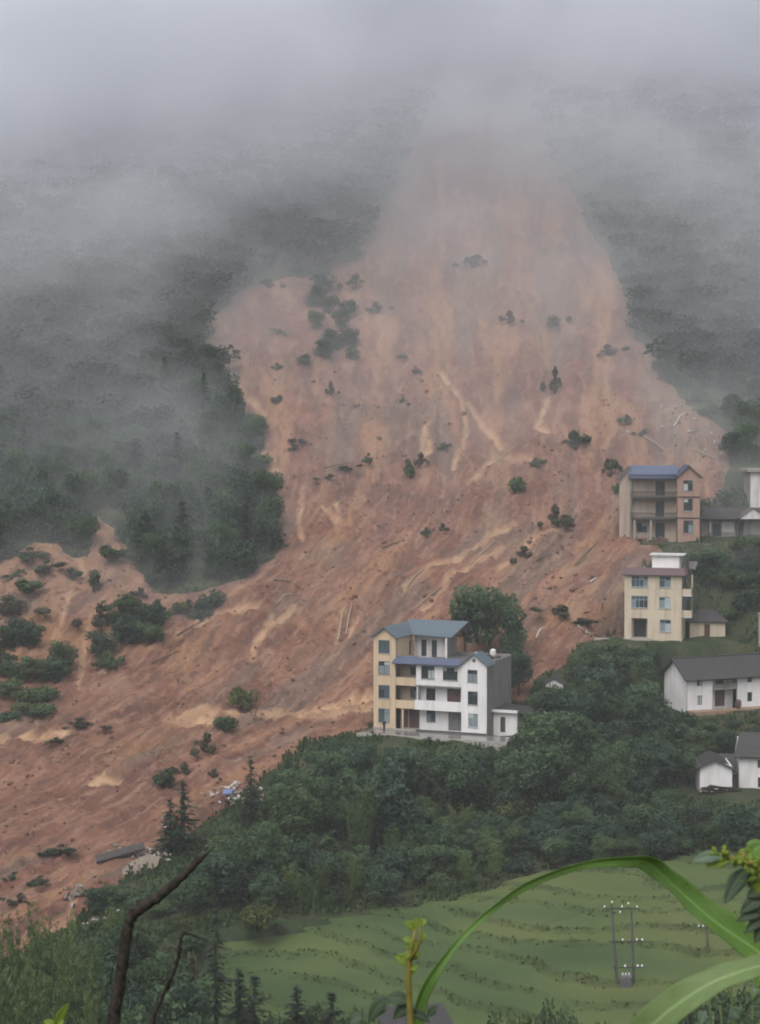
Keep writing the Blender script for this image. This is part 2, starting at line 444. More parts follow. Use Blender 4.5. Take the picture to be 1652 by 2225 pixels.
streak_lines = [[(960,820),(1000,870),(1015,930),(1000,990),(985,1020)],[(1015,885),(1060,930),(1090,975)],[(930,930),(915,985),(935,990),(925,945)],
 [(480,755),(492,800),(525,860),(575,905)],[(565,965),(600,1030),(608,1050)],[(1190,870),(1165,930),(1205,940)],[(660,1060),(650,1130),(655,1190)],[(700,1120),(735,1160),(730,1100)],
 [(590,1350),(545,1440),(560,1390),(640,1330)],[(360,1577),(480,1560),(600,1548),(700,1538),(810,1522)],[(395,1570),(460,1580),(470,1545),(400,1565)],[(650,1560),(730,1555),(812,1540)],
 [(-60,1620),(60,1612),(140,1602)],[(20,1800),(110,1755),(165,1725),(260,1700)],[(200,1905),(160,1960),(150,1990)],[(390,1385),(470,1345),(560,1325)],
 [(730,1395),(745,1330)],[(760,1380),(775,1340)],[(880,1290),(930,1245),(1000,1215),(1060,1180),(1120,1150)],[(1020,1060),(1050,1030),(1085,1000),(1150,1010)],
 [(920,1330),(990,1255),(1090,1200)],[(1080,1240),(1160,1180),(1230,1150)],[(150,1290),(120,1400),(140,1470)],[(190,1370),(170,1500)],[(80,1180),(150,1195),(180,1240)],[(210,1120),(260,1165),(310,1215)]]
st = np.zeros(X.shape)
for k, ln in enumerate(streak_lines):
    wob = 5 * fbm(X / 2.5 + k, Y / 2.5, 3)
    st = np.maximum(st, (1.35 if k in (9, 10, 11, 12, 13) else .9) * (1 - sstep(1.5, 10 if k not in (9, 10, 11, 12) else 16, line_d(ix + wob, iy + wob * 0.7, ln))))
st = st * (0.55 + 0.45 * sstep(-0.2, 0.3, fbm(X / 3, Y / 3, 2)))
# fresh tongues of darker wet earth (smooth), and heaps of broken ground
smooth_zone = [(230,1500,190,110),(560,1400,120,60),(150,1780,230,120),(900,1080,140,70),(640,1260,120,50),(120,1660,140,60),(980,1250,120,40),(620,720,90,80)]
sz = np.zeros(X.shape)
for (cx, cy_, rx, ry) in smooth_zone:
    sz = np.maximum(sz, 1 - sstep(0.5, 1.1, np.hypot((ix - cx) / rx, (iy - cy_) / ry) + 0.25 * fbm(X / 8, Y / 8, 3)))
rough_k = 1 - 0.75 * sz
Zs = Z + (d1 + (d2 + d3) * rough_k + (d4 + lump) * (.3 + .7 * rough_k) + (slump - slump.mean()) * .30) * ben * 0.85
Zs = Zs - 0.45 * st * ben
Zs = Zs + np.clip(sd / 26.0, -1.2, 0.5) * 1.0 - 0.2
keep = sd > -30
gi = gridq(len(sx_), len(sy_))
gi = gi[keep.ravel()[gi].all(1)]
used = np.unique(gi); remap = np.full(X.size, -1); remap[used] = np.arange(len(used))
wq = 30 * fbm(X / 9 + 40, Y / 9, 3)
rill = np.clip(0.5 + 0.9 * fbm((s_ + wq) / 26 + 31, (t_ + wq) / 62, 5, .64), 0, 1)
fine = np.clip(0.5 + (0.40 + 0.55 * sstep(900, 1150, iy)) * fbm((s_ + .5 * wq) / 9 + 13, (t_ + wq) / 44, 4, .6), 0, 1)
grey = sstep(0.02, 0.36, fbm(s_ / 120 + 2, t_ / 260, 4) + 0.10 * sstep(1100, 1300, iy) * sstep(800, 1100, ix)) * (1 - sz)
tanm = np.clip(sstep(-0.02, 0.4, fbm(s_ / 70 + 7, t_ / 200 + 5, 4) + 0.55 * (1 - sstep(200, 520, ix)) * sstep(1130, 1180, iy) * (1 - sstep(1380, 1560, iy)) + 0.22 * sstep(1330, 1400, ix)), 0, 1) * (1 - sz)
m, nt, b = nodes_of('red_earth')
v = coords(nt)
nA = noise(nt, 0.09, 6, 0.6, v); nB = noise(nt, 0.55, 6, 0.7, v); nC = noise(nt, 1.7, 5, 0.75, v)
base = ramp(nt, [(0.36, (0.112, 0.055, 0.042)), (0.49, (0.184, 0.087, 0.062)), (0.62, (0.262, 0.138, 0.099))])
nt.links.new(math_n(nt, 'ADD', math_n(nt, 'MULTIPLY', nA.outputs['Fac'], 0.55), math_n(nt, 'MULTIPLY', nB.outputs['Fac'], 0.45)), base.inputs[0])
c = mix(nt, math_n(nt, 'MULTIPLY', attr(nt, 'tan').outputs['Fac'], 0.66), base.outputs[0], (0.325, 0.180, 0.104))
c = mix(nt, math_n(nt, 'MULTIPLY', attr(nt, 'grey').outputs['Fac'], 0.62), c, (0.165, 0.122, 0.098))
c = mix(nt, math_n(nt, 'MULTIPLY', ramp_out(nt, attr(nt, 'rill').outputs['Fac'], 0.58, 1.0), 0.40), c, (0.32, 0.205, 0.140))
c = mix(nt, math_n(nt, 'MULTIPLY', ramp_out(nt, attr(nt, 'rill').outputs['Fac'], 0.44, 0.12), 0.45), c, (0.105, 0.070, 0.056))  # damp soil tone, also painting in crevice shade the soft light leaves out
c = mix(nt, math_n(nt, 'MULTIPLY', ramp_out(nt, attr(nt, 'fine').outputs['Fac'], 0.60, 0.95), 0.38), c, (0.35, 0.23, 0.165))
c = mix(nt, math_n(nt, 'MULTIPLY', ramp_out(nt, attr(nt, 'fine').outputs['Fac'], 0.40, 0.10), 0.38), c, (0.100, 0.068, 0.056))
c = mix(nt, math_n(nt, 'MULTIPLY', attr(nt, 'streak').outputs['Fac'], 0.74), c, (0.50, 0.320, 0.195))
c = mix(nt, math_n(nt, 'MULTIPLY', ramp_out(nt, nC.outputs['Fac'], 0.56, 0.76), 0.45), c, (0.090, 0.066, 0.050))  # dark spots: damp soil plus crevice shade put into the colour
nt.links.new(c, b.inputs['Base Color']); b.inputs['Roughness'].default_value = 0.9; b.inputs['Specular IOR Level'].default_value = 0.12
bump(nt, b, math_n(nt, 'ADD', nB.outputs['Fac'], math_n(nt, 'MULTIPLY', nC.outputs['Fac'], 0.7)), 0.8, 0.5)
vs = np.c_[X.ravel(), Y.ravel(), Zs.ravel()][used]
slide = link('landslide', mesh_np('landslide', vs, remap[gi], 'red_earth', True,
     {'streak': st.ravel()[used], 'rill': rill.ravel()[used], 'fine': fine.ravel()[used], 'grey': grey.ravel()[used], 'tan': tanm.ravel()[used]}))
tag(slide, 'huge bare scar of red brown earth left by the landslide', 'landslide', kind='structure')
ZSL = (sx_, sy_, Zs)
def slide_z(x, y):
    i = int(np.clip(np.searchsorted(sx_, x), 0, len(sx_) - 1)); j = int(np.clip(np.searchsorted(sy_, y), 0, len(sy_) - 1))
    return float(Zs[j, i])

# ---- rice terraces: one sheet for each level
STEP = 0.42
tx = np.arange(-48, 62, 0.45); ty = np.arange(140, 212, 0.45)
X, Y = np.meshgrid(tx, ty); Hb = H0(X, Y); ix, iy = to_px(X, Y, Hb)
base = 0.060 * (Y - 150) + 0.032 * X + 0.9 * pn(X / 34 + 4, Y / 26) + 0.35 * pn(X / 11 + 9, Y / 10 + 2) + 0.10 * pn(X / 4, Y / 4)
q = base / STEP; lv = np.floor(q); fr = q - lv
Zt = H0(X, Y) - 0.1 + 0.0 * X
plane = CZ - 52.1 + 0.050 * (Y - 158)
low = (lv + sstep(0.90, 0.99, fr)) * STEP            # flat treads, earth risers
bund = np.exp(-((fr - 0.03) / 0.03) ** 2) * 0.12      # raised grassy lip on the outer edge
off = np.median((Hb - base)[(iy > 1985) & (iy < 2200) & (ix > 500) & (ix < 1650)])
Zt = low + bund + off + 0.03 * fbm(X / 1.1, Y / 1.1, 2)
fsd = poly_sd(ix, iy, FIELD) + 8 * fbm(X / 5, Y / 5, 2)
Zt = Zt - 1.3 * (1 - sstep(-18, 4, fsd))
edge = np.clip(sstep(0.86, 0.93, fr) + (1 - sstep(0.03, 0.07, fr)), 0, 1) * np.clip(.75 + .8 * fbm(X / 7 + 2, Y / 7, 2), .45, 1)
hue = np.clip(0.5 + 0.9 * pn(lv * 3.7 + 0.5, X / 30) + 0.8 * pn(X / 14, Y / 8) + 0.010 * X - .06, 0, 1)
gi = gridq(len(tx), len(ty)); gi = gi[(fsd > -16).ravel()[gi].all(1)]
lq = lv.ravel()[gi].max(1)
m, nt, b = nodes_of('paddy')
n1 = noise(nt, 0.5, 6, 0.7, coords(nt)); n2 = noise(nt, 5.0, 4, 0.7, coords(nt))
cA = ramp(nt, [(0.0, (0.044, 0.076, 0.032)), (0.5, (0.078, 0.112, 0.042)), (1.0, (0.122, 0.145, 0.050))])
nt.links.new(math_n(nt, 'ADD', math_n(nt, 'MULTIPLY', attr(nt, 'hue').outputs['Fac'], 0.7), math_n(nt, 'MULTIPLY', n1.outputs['Fac'], 0.35)), cA.inputs[0])
cB = mix(nt, math_n(nt, 'MULTIPLY', attr(nt, 'edge').outputs['Fac'], math_n(nt, 'ADD', 0.12, n1.outputs['Fac'])), cA.outputs[0], (0.038, 0.052, 0.025))
cB = mix(nt, math_n(nt, 'MULTIPLY', ramp_out(nt, n2.outputs['Fac'], 0.5, 0.7), 0.35), cB, (0.030, 0.045, 0.018))
nt.links.new(cB, b.inputs['Base Color']); b.inputs['Roughness'].default_value = 0.9; b.inputs['Specular IOR Level'].default_value = 0.1
bump(nt, b, n2.outputs['Fac'], 0.7, 0.15)
levels = [l for l in np.unique(lq)]
allv = np.c_[X.ravel(), Y.ravel(), Zt.ravel()]
words_ = ['lowest', 'second', 'third', 'fourth', 'fifth', 'sixth', 'seventh', 'eighth', 'ninth', 'tenth', 'eleventh', 'twelfth', 'thirteenth', 'fourteenth', 'fifteenth', 'sixteenth', 'seventeenth', 'eighteenth', 'nineteenth', 'twentieth']
for k, l in enumerate(levels):
    g = gi[lq == l]; u = np.unique(g); rm = np.zeros(X.size, int); rm[u] = np.arange(len(u))
    o = link('rice_terrace', mesh_np('rice_terrace', allv[u], rm[g], 'paddy', True, {'edge': edge.ravel()[u], 'hue': hue.ravel()[u]}))
    w = words_[min(k, 19)]
    tag(o, f'{w} step of the green rice terraces counted from the valley side', 'rice field', 'rice terraces on the valley floor', 'structure')
# standing rice and weeds
n = 60000
pxr = rng.uniform(-46, 60, n); pyr = rng.uniform(141, 210, n)
fi = np.clip(np.searchsorted(tx, pxr), 0, len(tx) - 1); fj = np.clip(np.searchsorted(ty, pyr), 0, len(ty) - 1)
kp = (fsd[fj, fi] > 2) & ((edge[fj, fi] > .3) & (rng.random(n) < .6)); pxr, pyr, fi, fj = pxr[kp], pyr[kp], fi[kp], fj[kp]
ez = edge[fj, fi]; pz = Zt[fj, fi]; n = len(pxr)
hgt = rng.uniform(0.05, 0.16, n) * (1 + 1.2 * ez); wid = rng.uniform(0.15, 0.40, n); an = rng.uniform(0, math.pi, n)
lx, ly = rng.normal(0, 0.12, n), rng.normal(0, 0.12, n)
c_, s2 = np.cos(an) * wid / 2, np.sin(an) * wid / 2
V = np.stack([np.c_[pxr - c_, pyr - s2, pz - 0.04], np.c_[pxr + c_, pyr + s2, pz - 0.04], np.c_[pxr + c_ * .5 + lx, pyr + s2 * .5 + ly, pz + hgt], np.c_[pxr - c_ * .5 + lx, pyr - s2 * .5 + ly, pz + hgt]], 1).reshape(-1, 3)
var = np.repeat(np.clip(hue[fj, fi] * 0.8 + rng.normal(0, 0.12, n) - 0.35 * ez + 0.25, 0, 1), 4)
o = link('rice_plants', mesh_np('rice_plants', V, np.arange(4 * n).reshape(-1, 4), 'rice_leaf', False, {'var': var}))
tag(o, 'dense low rice and weeds covering the terraces', 'rice', kind='stuff')
# ------------------------------------------------------------------ air: even haze, and the low cloud that wraps the mountain
def volmat(name, density, colr, aniso):
    m = bpy.data.materials.new(name); m.use_nodes = True; nt = m.node_tree; nt.nodes.clear()
    v = nt.nodes.new('ShaderNodeVolumePrincipled'); out = nt.nodes.new('ShaderNodeOutputMaterial')
    v.inputs['Color'].default_value = (*colr, 1); v.inputs['Density'].default_value = density
    v.inputs['Anisotropy'].default_value = aniso
    nt.links.new(v.outputs[0], out.inputs['Volume']); MATS[name] = m
HAZE_D, CLOUD_D = 0.00028, 0.021
volmat('haze_air', HAZE_D, (0.93, 0.95, 1.0), 0.0)
volmat('cloud_air', CLOUD_D, (0.845, 0.862, 0.905), 0.0)
haze = MB().box(-760, 760, -200, 960, CZ - 75, CZ + 285).build('haze', 'haze_air')
tag(haze, 'thin grey rain haze filling the whole valley', 'haze', kind='stuff')
cxs = np.arange(-330, 331, 6.0); cys = np.r_[np.arange(288, 470, 4.0), np.arange(470, 641, 8.0)]
X, Y = np.meshgrid(cxs, cys); Z = H0(X, Y); zr = Z - CZ
ZK = [-48, -40, -25, -10, 0, 15, 30, 50, 70, 95, 120, 150, 190]
Tl = np.interp(zr, ZK, [-3, 0, 6, 13, 16, 19, 26, 46, 72, 102, 126, 150, 165])     # forest flank on the left
Tc = np.interp(zr, ZK, [-3, 0, 2, 4, 6, 9, 14, 26, 46, 76, 106, 136, 155])          # open scar
Tr = np.interp(zr, ZK, [-3, 0, 2, 8, 13, 17, 24, 42, 64, 92, 118, 142, 160])       # flank on the right
Xb = np.interp(zr, [-20, 0, 10, 22, 38, 50, 62], [-16, -20, -28, -40, -36, -22, -4])
wl_, wr_ = sstep(3, -15, X - Xb), sstep(38, 62, X)
T = Tl * wl_ + Tr * wr_ + Tc * (1 - wl_ - wr_)
lum = 1 + (0.48 * fbm(X / 60 + 3, Z / 46, 3) + 0.26 * fbm(X / 22 + 8, Z / 18, 4)) * (1 - .6 * sstep(70, 120, zr)) + 0.25 * np.exp(-((X + 62) / 22) ** 2 - ((zr - 42) / 14) ** 2)
T = np.where(T > 0, T * np.maximum(lum, 0.15), T)
nxc, nyc = len(cxs), len(cys)
Vf = np.c_[X.ravel(), (Y - T).ravel(), Z.ravel() + 0.0]
Vb = np.c_[X.ravel(), (Y + 12).ravel(), (Z - 6).ravel()]
# lift the upper rim so that the cloud has a real top
Vf[:, 2] += np.interp(zr.ravel(), [130, 200], [0, 30])
q = gridq(nxc, nyc); N0 = nxc * nyc
ring = list(range(nxc)) + [nxc * (j + 1) - 1 for j in range(1, nyc)] + [N0 - 2 - k for k in range(nxc - 1)] + [nxc * j for j in range(nyc - 2, 0, -1)]
side = np.array([(a, a + N0, b + N0, b) for a, b in zip(ring, ring[1:] + ring[:1])])
cloud = link('low_cloud', mesh_np('low_cloud', np.r_[Vf, Vb], np.r_[q, q[:, ::-1] + N0, side], 'cloud_air', True))
tag(cloud, 'pale low cloud hanging over the upper mountainside', 'cloud', kind='stuff')
# the bright dense heart of the cloud, higher up
volmat('cloud_heart', 0.09, (0.993, 0.993, 1.0), 0.0)
Xh = np.interp(X, [-110, -40, 10, 40, 80, 120], [-20, -11, 9, 14, 8, 2])       # it reaches lowest on the left
Th = np.interp(zr - Xh, [34, 62, 78, 98, 122, 170], [-14, -5, 8, 36, 68, 100]) * (1 + .25 * fbm(X / 50 + 31, Z / 40, 3))
Vh = np.c_[X.ravel(), (Y - Th).ravel(), Z.ravel()]; Vh[:, 2] += np.interp(zr.ravel(), [130, 200], [0, 20])
heart = link('low_cloud', mesh_np('low_cloud', np.r_[Vh, Vb], np.r_[q, q[:, ::-1] + N0, side], 'cloud_heart', True))
tag(heart, 'bright dense cloud hiding the mountain top', 'cloud', kind='stuff')

# ------------------------------------------------------------------ houses
def frame_of(o, u, n):        # u along the wall (seen from outside, left to right), n inward; both 2-D unit vectors
    o = Vector(o); u = Vector((u[0], u[1], 0)); n = Vector((n[0], n[1], 0))
    return lambda a, d, h: o + u * a + n * d + Vector((0, 0, h))
FRONT = ((1, 0), (0, 1)); RIGHT = ((0, 1), (-1, 0)); LEFT = ((0, -1), (1, 0)); BACK = ((-1, 0), (0, -1))
def panel(fr, w, h, t, openings=(), gable=None):
    """wall with real openings; openings (a0, a1, h0, h1); gable = extra height of a centred triangle"""
    mb = MB()
    us = sorted({0, w, *[o[0] for o in openings], *[o[1] for o in openings]})
    vs = sorted({0, h, *[o[2] for o in openings], *[o[3] for o in openings]})
    us = [u for u in us if 0 <= u <= w]; vs = [v for v in vs if 0 <= v <= h]
    def solid(i, j):
        if i < 0 or j < 0 or i >= len(us) - 1 or j >= len(vs) - 1: return False
        cu, cv = (us[i] + us[i + 1]) / 2, (vs[j] + vs[j + 1]) / 2
        return not any(o[0] < cu < o[1] and o[2] < cv < o[3] for o in openings)
    for i in range(len(us) - 1):
        for j in range(len(vs) - 1):
            if not solid(i, j): continue
            a0, a1, b0, b1 = us[i], us[i + 1], vs[j], vs[j + 1]
            mb.quad([fr(a0, 0, b0), fr(a1, 0, b0), fr(a1, 0, b1), fr(a0, 0, b1)])
            mb.quad([fr(a0, t, b0), fr(a0, t, b1), fr(a1, t, b1), fr(a1, t, b0)])
            if not solid(i - 1, j): mb.quad([fr(a0, 0, b0), fr(a0, 0, b1), fr(a0, t, b1), fr(a0, t, b0)])
            if not solid(i + 1, j): mb.quad([fr(a1, 0, b0), fr(a1, t, b0), fr(a1, t, b1), fr(a1, 0, b1)])
            if not solid(i, j - 1): mb.quad([fr(a0, 0, b0), fr(a0, t, b0), fr(a1, t, b0), fr(a1, 0, b0)])
            if not solid(i, j + 1): mb.quad([fr(a0, 0, b1), fr(a1, 0, b1), fr(a1, t, b1), fr(a0, t, b1)])
    if gable:
        pk = gable[1] if isinstance(gable, tuple) else w / 2; gh = gable[0] if isinstance(gable, tuple) else gable
        mb.quad([fr(0, 0, h), fr(w, 0, h), fr(pk, 0, h + gh)]); mb.quad([fr(0, t, h), fr(pk, t, h + gh), fr(w, t, h)])
        mb.quad([fr(0, 0, h), fr(pk, 0, h + gh), fr(pk, t, h + gh), fr(0, t, h)]); mb.quad([fr(w, 0, h), fr(w, t, h), fr(pk, t, h + gh), fr(pk, 0, h + gh)])
    return mb
def fbox(mb, fr, a0, a1, d0, d1, h0, h1):
    mb.hexa([fr(a0, d0, h0), fr(a1, d0, h0), fr(a1, d1, h0), fr(a0, d1, h0), fr(a0, d0, h1), fr(a1, d0, h1), fr(a1, d1, h1), fr(a0, d1, h1)]); return mb
WR = random.Random(5)
def window(root, fr, a0, a1, h0, h1, cols=2, fmat='dark_frame', pmat='glass_dark', sill='concrete', trans=True, name='window', pick=None):
    f = 0.07; mb = MB()
    fbox(mb, fr, a0, a0 + f, .07, .15, h0, h1); fbox(mb, fr, a1 - f, a1, .07, .15, h0, h1)
    fbox(mb, fr, a0 + f, a1 - f, .07, .15, h0, h0 + f); fbox(mb, fr, a0 + f, a1 - f, .07, .15, h1 - f, h1)
    tr = h0 + (h1 - h0) * 0.68
    for k in range(1, cols):
        a = a0 + (a1 - a0) * k / cols; fbox(mb, fr, a - .03, a + .03, .08, .14, h0 + f, h1 - f)
    if trans: fbox(mb, fr, a0 + f, a1 - f, .085, .135, tr - .03, tr + .03)
    w = mb.build(name, fmat, root)
    rows = [(h0, tr), (tr, h1)] if trans else [(h0, h1)]
    for r, (b0, b1) in enumerate(rows):
        for k in range(cols):
            e0, e1 = a0 + (a1 - a0) * k / cols, a0 + (a1 - a0) * (k + 1) / cols
            pm = pmat
            pm = WR.choice([pmat, pmat, pmat, 'glass_dark', 'glass_blue', 'glass_pale', 'curtain'] + (pick or []))
            fbox(MB(), fr, e0 + .02, e1 - .02, .105, .118, b0 + .02, b1 - .02).build('pane', pm, w)
    if sill: fbox(MB(), fr, a0 - .08, a1 + .08, -.09, .068, h0 - .09, h0 - .003).build('sill', sill, w)
    return w
def door(root, fr, a0, a1, h0, h1, mat='brown_door', leaves=1, d=.12):
    mb = MB(); f = .08
    fbox(mb, fr, a0, a0 + f, d - .05, d + .06, h0, h1); fbox(mb, fr, a1 - f, a1, d - .05, d + .06, h0, h1); fbox(mb, fr, a0 + f, a1 - f, d - .05, d + .06, h1 - f, h1)
    w = mb.build('door', mat, root)
    for k in range(leaves):
        e0, e1 = a0 + f + (a1 - a0 - 2 * f) * k / leaves, a0 + f + (a1 - a0 - 2 * f) * (k + 1) / leaves
        fbox(MB(), fr, e0 + .008, e1 - .008, d, d + .04, h0 + .02, h1 - f - .01).build('door_leaf', mat, w)
    return w
def roof_slab(p, thick, name, mat, root, ribs=0.0, rib_h=.05, rib_w=.06):
    """sloping sheet through 4 points: eave-left, eave-right, ridge-right, ridge-left; ribs run from eave to ridge"""
    a, b_, c, d = [Vector(q) for q in p]
    nrm = (b_ - a).cross(d - a).normalized()
    if nrm.z < 0: nrm = -nrm
    mb = MB(); t = nrm * thick
    mb.hexa([a - t, b_ - t, c - t, d - t, a, b_, c, d])
    if ribs:
        n = max(2, int((b_ - a).length / ribs))
        for k in range(n + 1):
            u = (k + 0.5) / (n + 1); e = a.lerp(b_, u); r = d.lerp(c, u); du = (b_ - a).normalized() * rib_w / 2; h = nrm * rib_h
            e0 = e - nrm * .01; r0 = r - nrm * .01
            mb.hexa([e0 - du, e0 + du, r0 + du, r0 - du, e0 - du + h, e0 + du + h, r0 + du + h, r0 - du + h])
    return mb.build(name, mat, root)
def bx(name, mat, root, *a): return MB().box(*a).build(name, mat, root)

# ---- the yellow and the white house standing wall to wall in the middle
A24 = R(-22)
LC = P(812, 1582, 253.0)
zf = LC.z
hy = empty('yellow_house', LC, A24, 'four storey yellow house with gabled tower and slate blue roof', 'house')
f0 = frame_of((0, 0, -0.9), *FRONT)
base_ = 0.9
# tower
tw = 3.35
ops = [(0.75, 2.45, base_ + 0.9, base_ + 2.85)] + [(0.75, 2.45, base_ + z, base_ + z + 1.85) for z in (4.35, 7.75, 10.75)]
panel(f0, tw, base_ + 13.2, .25, ops, gable=1.05).build('wall', 'yellow_wall', hy)
for k, o_ in enumerate(ops): window(hy, f0, *o_, cols=2, pmat='glass_blue', pick=['glass_pale'] if k < 3 else None)
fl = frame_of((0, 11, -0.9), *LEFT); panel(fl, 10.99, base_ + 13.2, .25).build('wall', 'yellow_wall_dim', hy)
# right flank of the tower above the neighbouring roof
frt = frame_of((tw, 0.26, 9.6), *RIGHT); ops = [(5.1, 5.9, 0.3, 2.4)]
panel(frt, 6.6, 3.6, .2, ops).build('wall', 'yellow_wall', hy); door(hy, frt, *ops[0], mat='dark_frame')
# tower roof: ridge runs back from the gable
rz0, rz1 = 13.28, 14.5
roof_slab([(-0.35, -0.45, rz0 - .25), (-0.35, 9.0, rz0 - .25), (tw / 2, 9.0, rz1), (tw / 2, -0.45, rz1)], .12, 'roof', 'slate_blue_sheet', hy, 0.5)
roof_slab([(tw + 0.4, -0.45, rz0 - .28), (tw + 0.4, 6.4, rz0 - .28), (tw / 2 + .02, 9.0, rz1 + .02), (tw / 2 + .02, -0.45, rz1 + .02)], .12, 'roof', 'slate_blue_sheet', hy, 0.5)
# set-back top storey under the long roof
fs = frame_of((tw + .2, 6.9, 9.6), *FRONT); ops = [(1.1, 1.9, 0.1, 2.5), (2.7, 3.5, 0.1, 2.5)]
panel(fs, 5.0, 3.3, .2, ops).build('wall', 'white_wall_grimy', hy)
door(hy, fs, *ops[0], mat='dark_frame'); door(hy, fs, *ops[1], mat='dark_frame')
panel(frame_of((tw + 5.2, 6.9, 9.6), *RIGHT), 4.4, 3.3, .2).build('wall', 'grey_render', hy)
bx('column', 'white_wall', hy, tw + 5.45, tw + 5.7, 5.6, 5.85, 9.7, 12.75)
roof_slab([(tw + .45, 5.5, 12.95), (tw + 6.4, 5.5, 12.75), (tw + 7.6, 9.6, 14.75), (tw / 2 - .2, 9.6, 14.75)], .12, 'roof', 'slate_blue_sheet', hy, 0.5)
roof_slab([(tw / 2 - .2, 13.3, 13.0), (tw + 6.6, 13.3, 13.0), (tw + 7.6, 9.62, 14.74), (tw / 2 - .2, 9.62, 14.74)], .12, 'roof', 'slate_blue_sheet', hy, 0.5)
# recessed balconies between tower and white house
bw0, bw1 = tw, 6.45
fb = frame_of((bw0, 1.9, -0.9), *FRONT); wB = bw1 - bw0
ops = [(0.25, 1.15, base_ + .05, base_ + 2.5), (1.35, 2.85, base_ + .05, base_ + 2.75), (1.5, 2.7, base_ + 4.3, base_ + 5.9), (1.5, 2.7, base_ + 7.6, base_ + 9.2)]
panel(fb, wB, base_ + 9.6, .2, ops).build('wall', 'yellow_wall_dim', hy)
door(hy, fb, *ops[0], mat='maroon_door'); door(hy, fb, *ops[1], mat='maroon_door', leaves=2)
window(hy, fb, *ops[2], cols=2, pmat='glass_blue'); window(hy, fb, *ops[3], cols=2, pmat='glass_dark')
bx('column', 'yellow_wall', hy, bw0 + .9, bw0 + 1.15, .15, .4, -0.9, 3.0)
for z in (3.05, 6.3):
    p = bx('balcony', 'yellow_wall', hy, bw0 + .01, bw1 - .01, .06, .22, z, z + 1.15)
    bx('balcony_floor', 'concrete', p, bw0 + .01, bw1 - .01, .225, 1.88, z, z + .18)
bx('ceiling_slab', 'grey_plaster', hy, bw0 + .01, bw1 - .01, .1, 6.85, 9.45, 9.6)
roof_slab([(bw0 - .3, -.75, 9.5), (bw1 + .1, -.75, 9.5), (bw1 + .1, .55, 10.45), (bw0 - .1, .55, 10.45)], .12, 'roof_skirt', 'blue_sheet', hy, 0.45)
bx('foundation', 'concrete', hy, -.1, bw1 + .0, -.12, -.02, -1.2, 0.18)

hw = empty('white_house', hy.matrix_basis @ Vector((6.47, 0, 0)) if False else Vector(LC) + Matrix.Rotation(A24, 3, 'Z') @ Vector((6.47, 0, 0)), A24,
           'three storey white house with a star on its gable and bare grey flank', 'house')
W0, W1 = 6.75, 10.45          # set-back part, then the gabled bay
fw = frame_of((0, 0, -1.2), *FRONT); bs = 1.2
# top storey wall flush with the bay
f3 = frame_of((0, 0, 6.5), *FRONT); ops = [(0.75, 2.75, .95, 2.75), (4.0, 6.2, .9, 2.7)]
panel(f3, W0, 3.2, .22, ops).build('wall', 'white_wall', hw)
for o_ in ops: window(hw, f3, *o_, cols=4)
ops = [(1.0, 2.45, bs + 1.0, bs + 2.9), (.95, 2.4, bs + 4.15, bs + 6.0), (.9, 2.35, bs + 7.3, bs + 9.0)]
fbay = frame_of((W0, 0, -1.2), *FRONT)
panel(fbay, W1 - W0, bs + 9.75, .22, ops, gable=1.5).build('wall', 'white_wall', hw)
for k, o_ in enumerate(ops): window(hw, fbay, *o_, cols=2, pmat='glass_pale' if k == 0 else 'glass_dark', fmat='pale_frame' if k == 0 else 'dark_frame')
# gable star
st_ = MB(); cx0, cz0 = W0 + (W1 - W0) / 2, 10.35; pts = []
for k in range(10):
    r_ = .36 if k % 2 == 0 else .16; w_ = math.pi / 2 + k * math.pi / 5; pts.append((cx0 + r_ * math.cos(w_), cz0 + r_ * math.sin(w_)))
st_.v = [(x, -.06, z) for x, z in pts] + [(x, -.004, z) for x, z in pts]; st_.f = [tuple(range(10))] + [(k, (k + 1) % 10, 10 + (k + 1) % 10, 10 + k) for k in range(10)]
st_.build('star', 'metal_dark', hw)
# gallery and ground floor
fg = frame_of((0, 1.5, -1.2), *FRONT)
ops = [(1.0, 2.35, bs + 1.15, bs + 2.85), (4.3, 6.3, bs + .05, bs + 2.75), (.95, 2.35, bs + 4.2, bs + 5.9), (4.1, 6.1, bs + 3.4, bs + 5.95)]
panel(fg, W0, bs + 6.5, .2, ops).build('wall', 'white_wall', hw)
window(hw, fg, *ops[0], cols=2, pmat='glass_blue'); door(hw, fg, *ops[1], mat='grey_door', leaves=4)
window(hw, fg, *ops[2], cols=2); door(hw, fg, *ops[3], mat='maroon_door', leaves=2)
p = bx('balcony', 'white_wall', hw, -.2, W0 - .01, .02, .2, 3.0, 4.35)
bx('balcony_floor', 'concrete', p, -.01, W0 - .01, .205, 1.48, 3.0, 3.2)
bx('ceiling_slab', 'white_wall_grimy', hw, .01, W0 - .01, .23, 1.48, 6.3, 6.48)
bx('partition', 'white_wall_grimy', hw, .0, .18, .22, 1.48, 3.2, 6.29)
roof_slab([(-.1, -.7, 9.55), (W0 - .15, -.7, 9.55), (W0 - .15, .5, 10.35), (-.1, .5, 10.35)], .12, 'roof_skirt', 'blue_sheet', hw, 0.45)
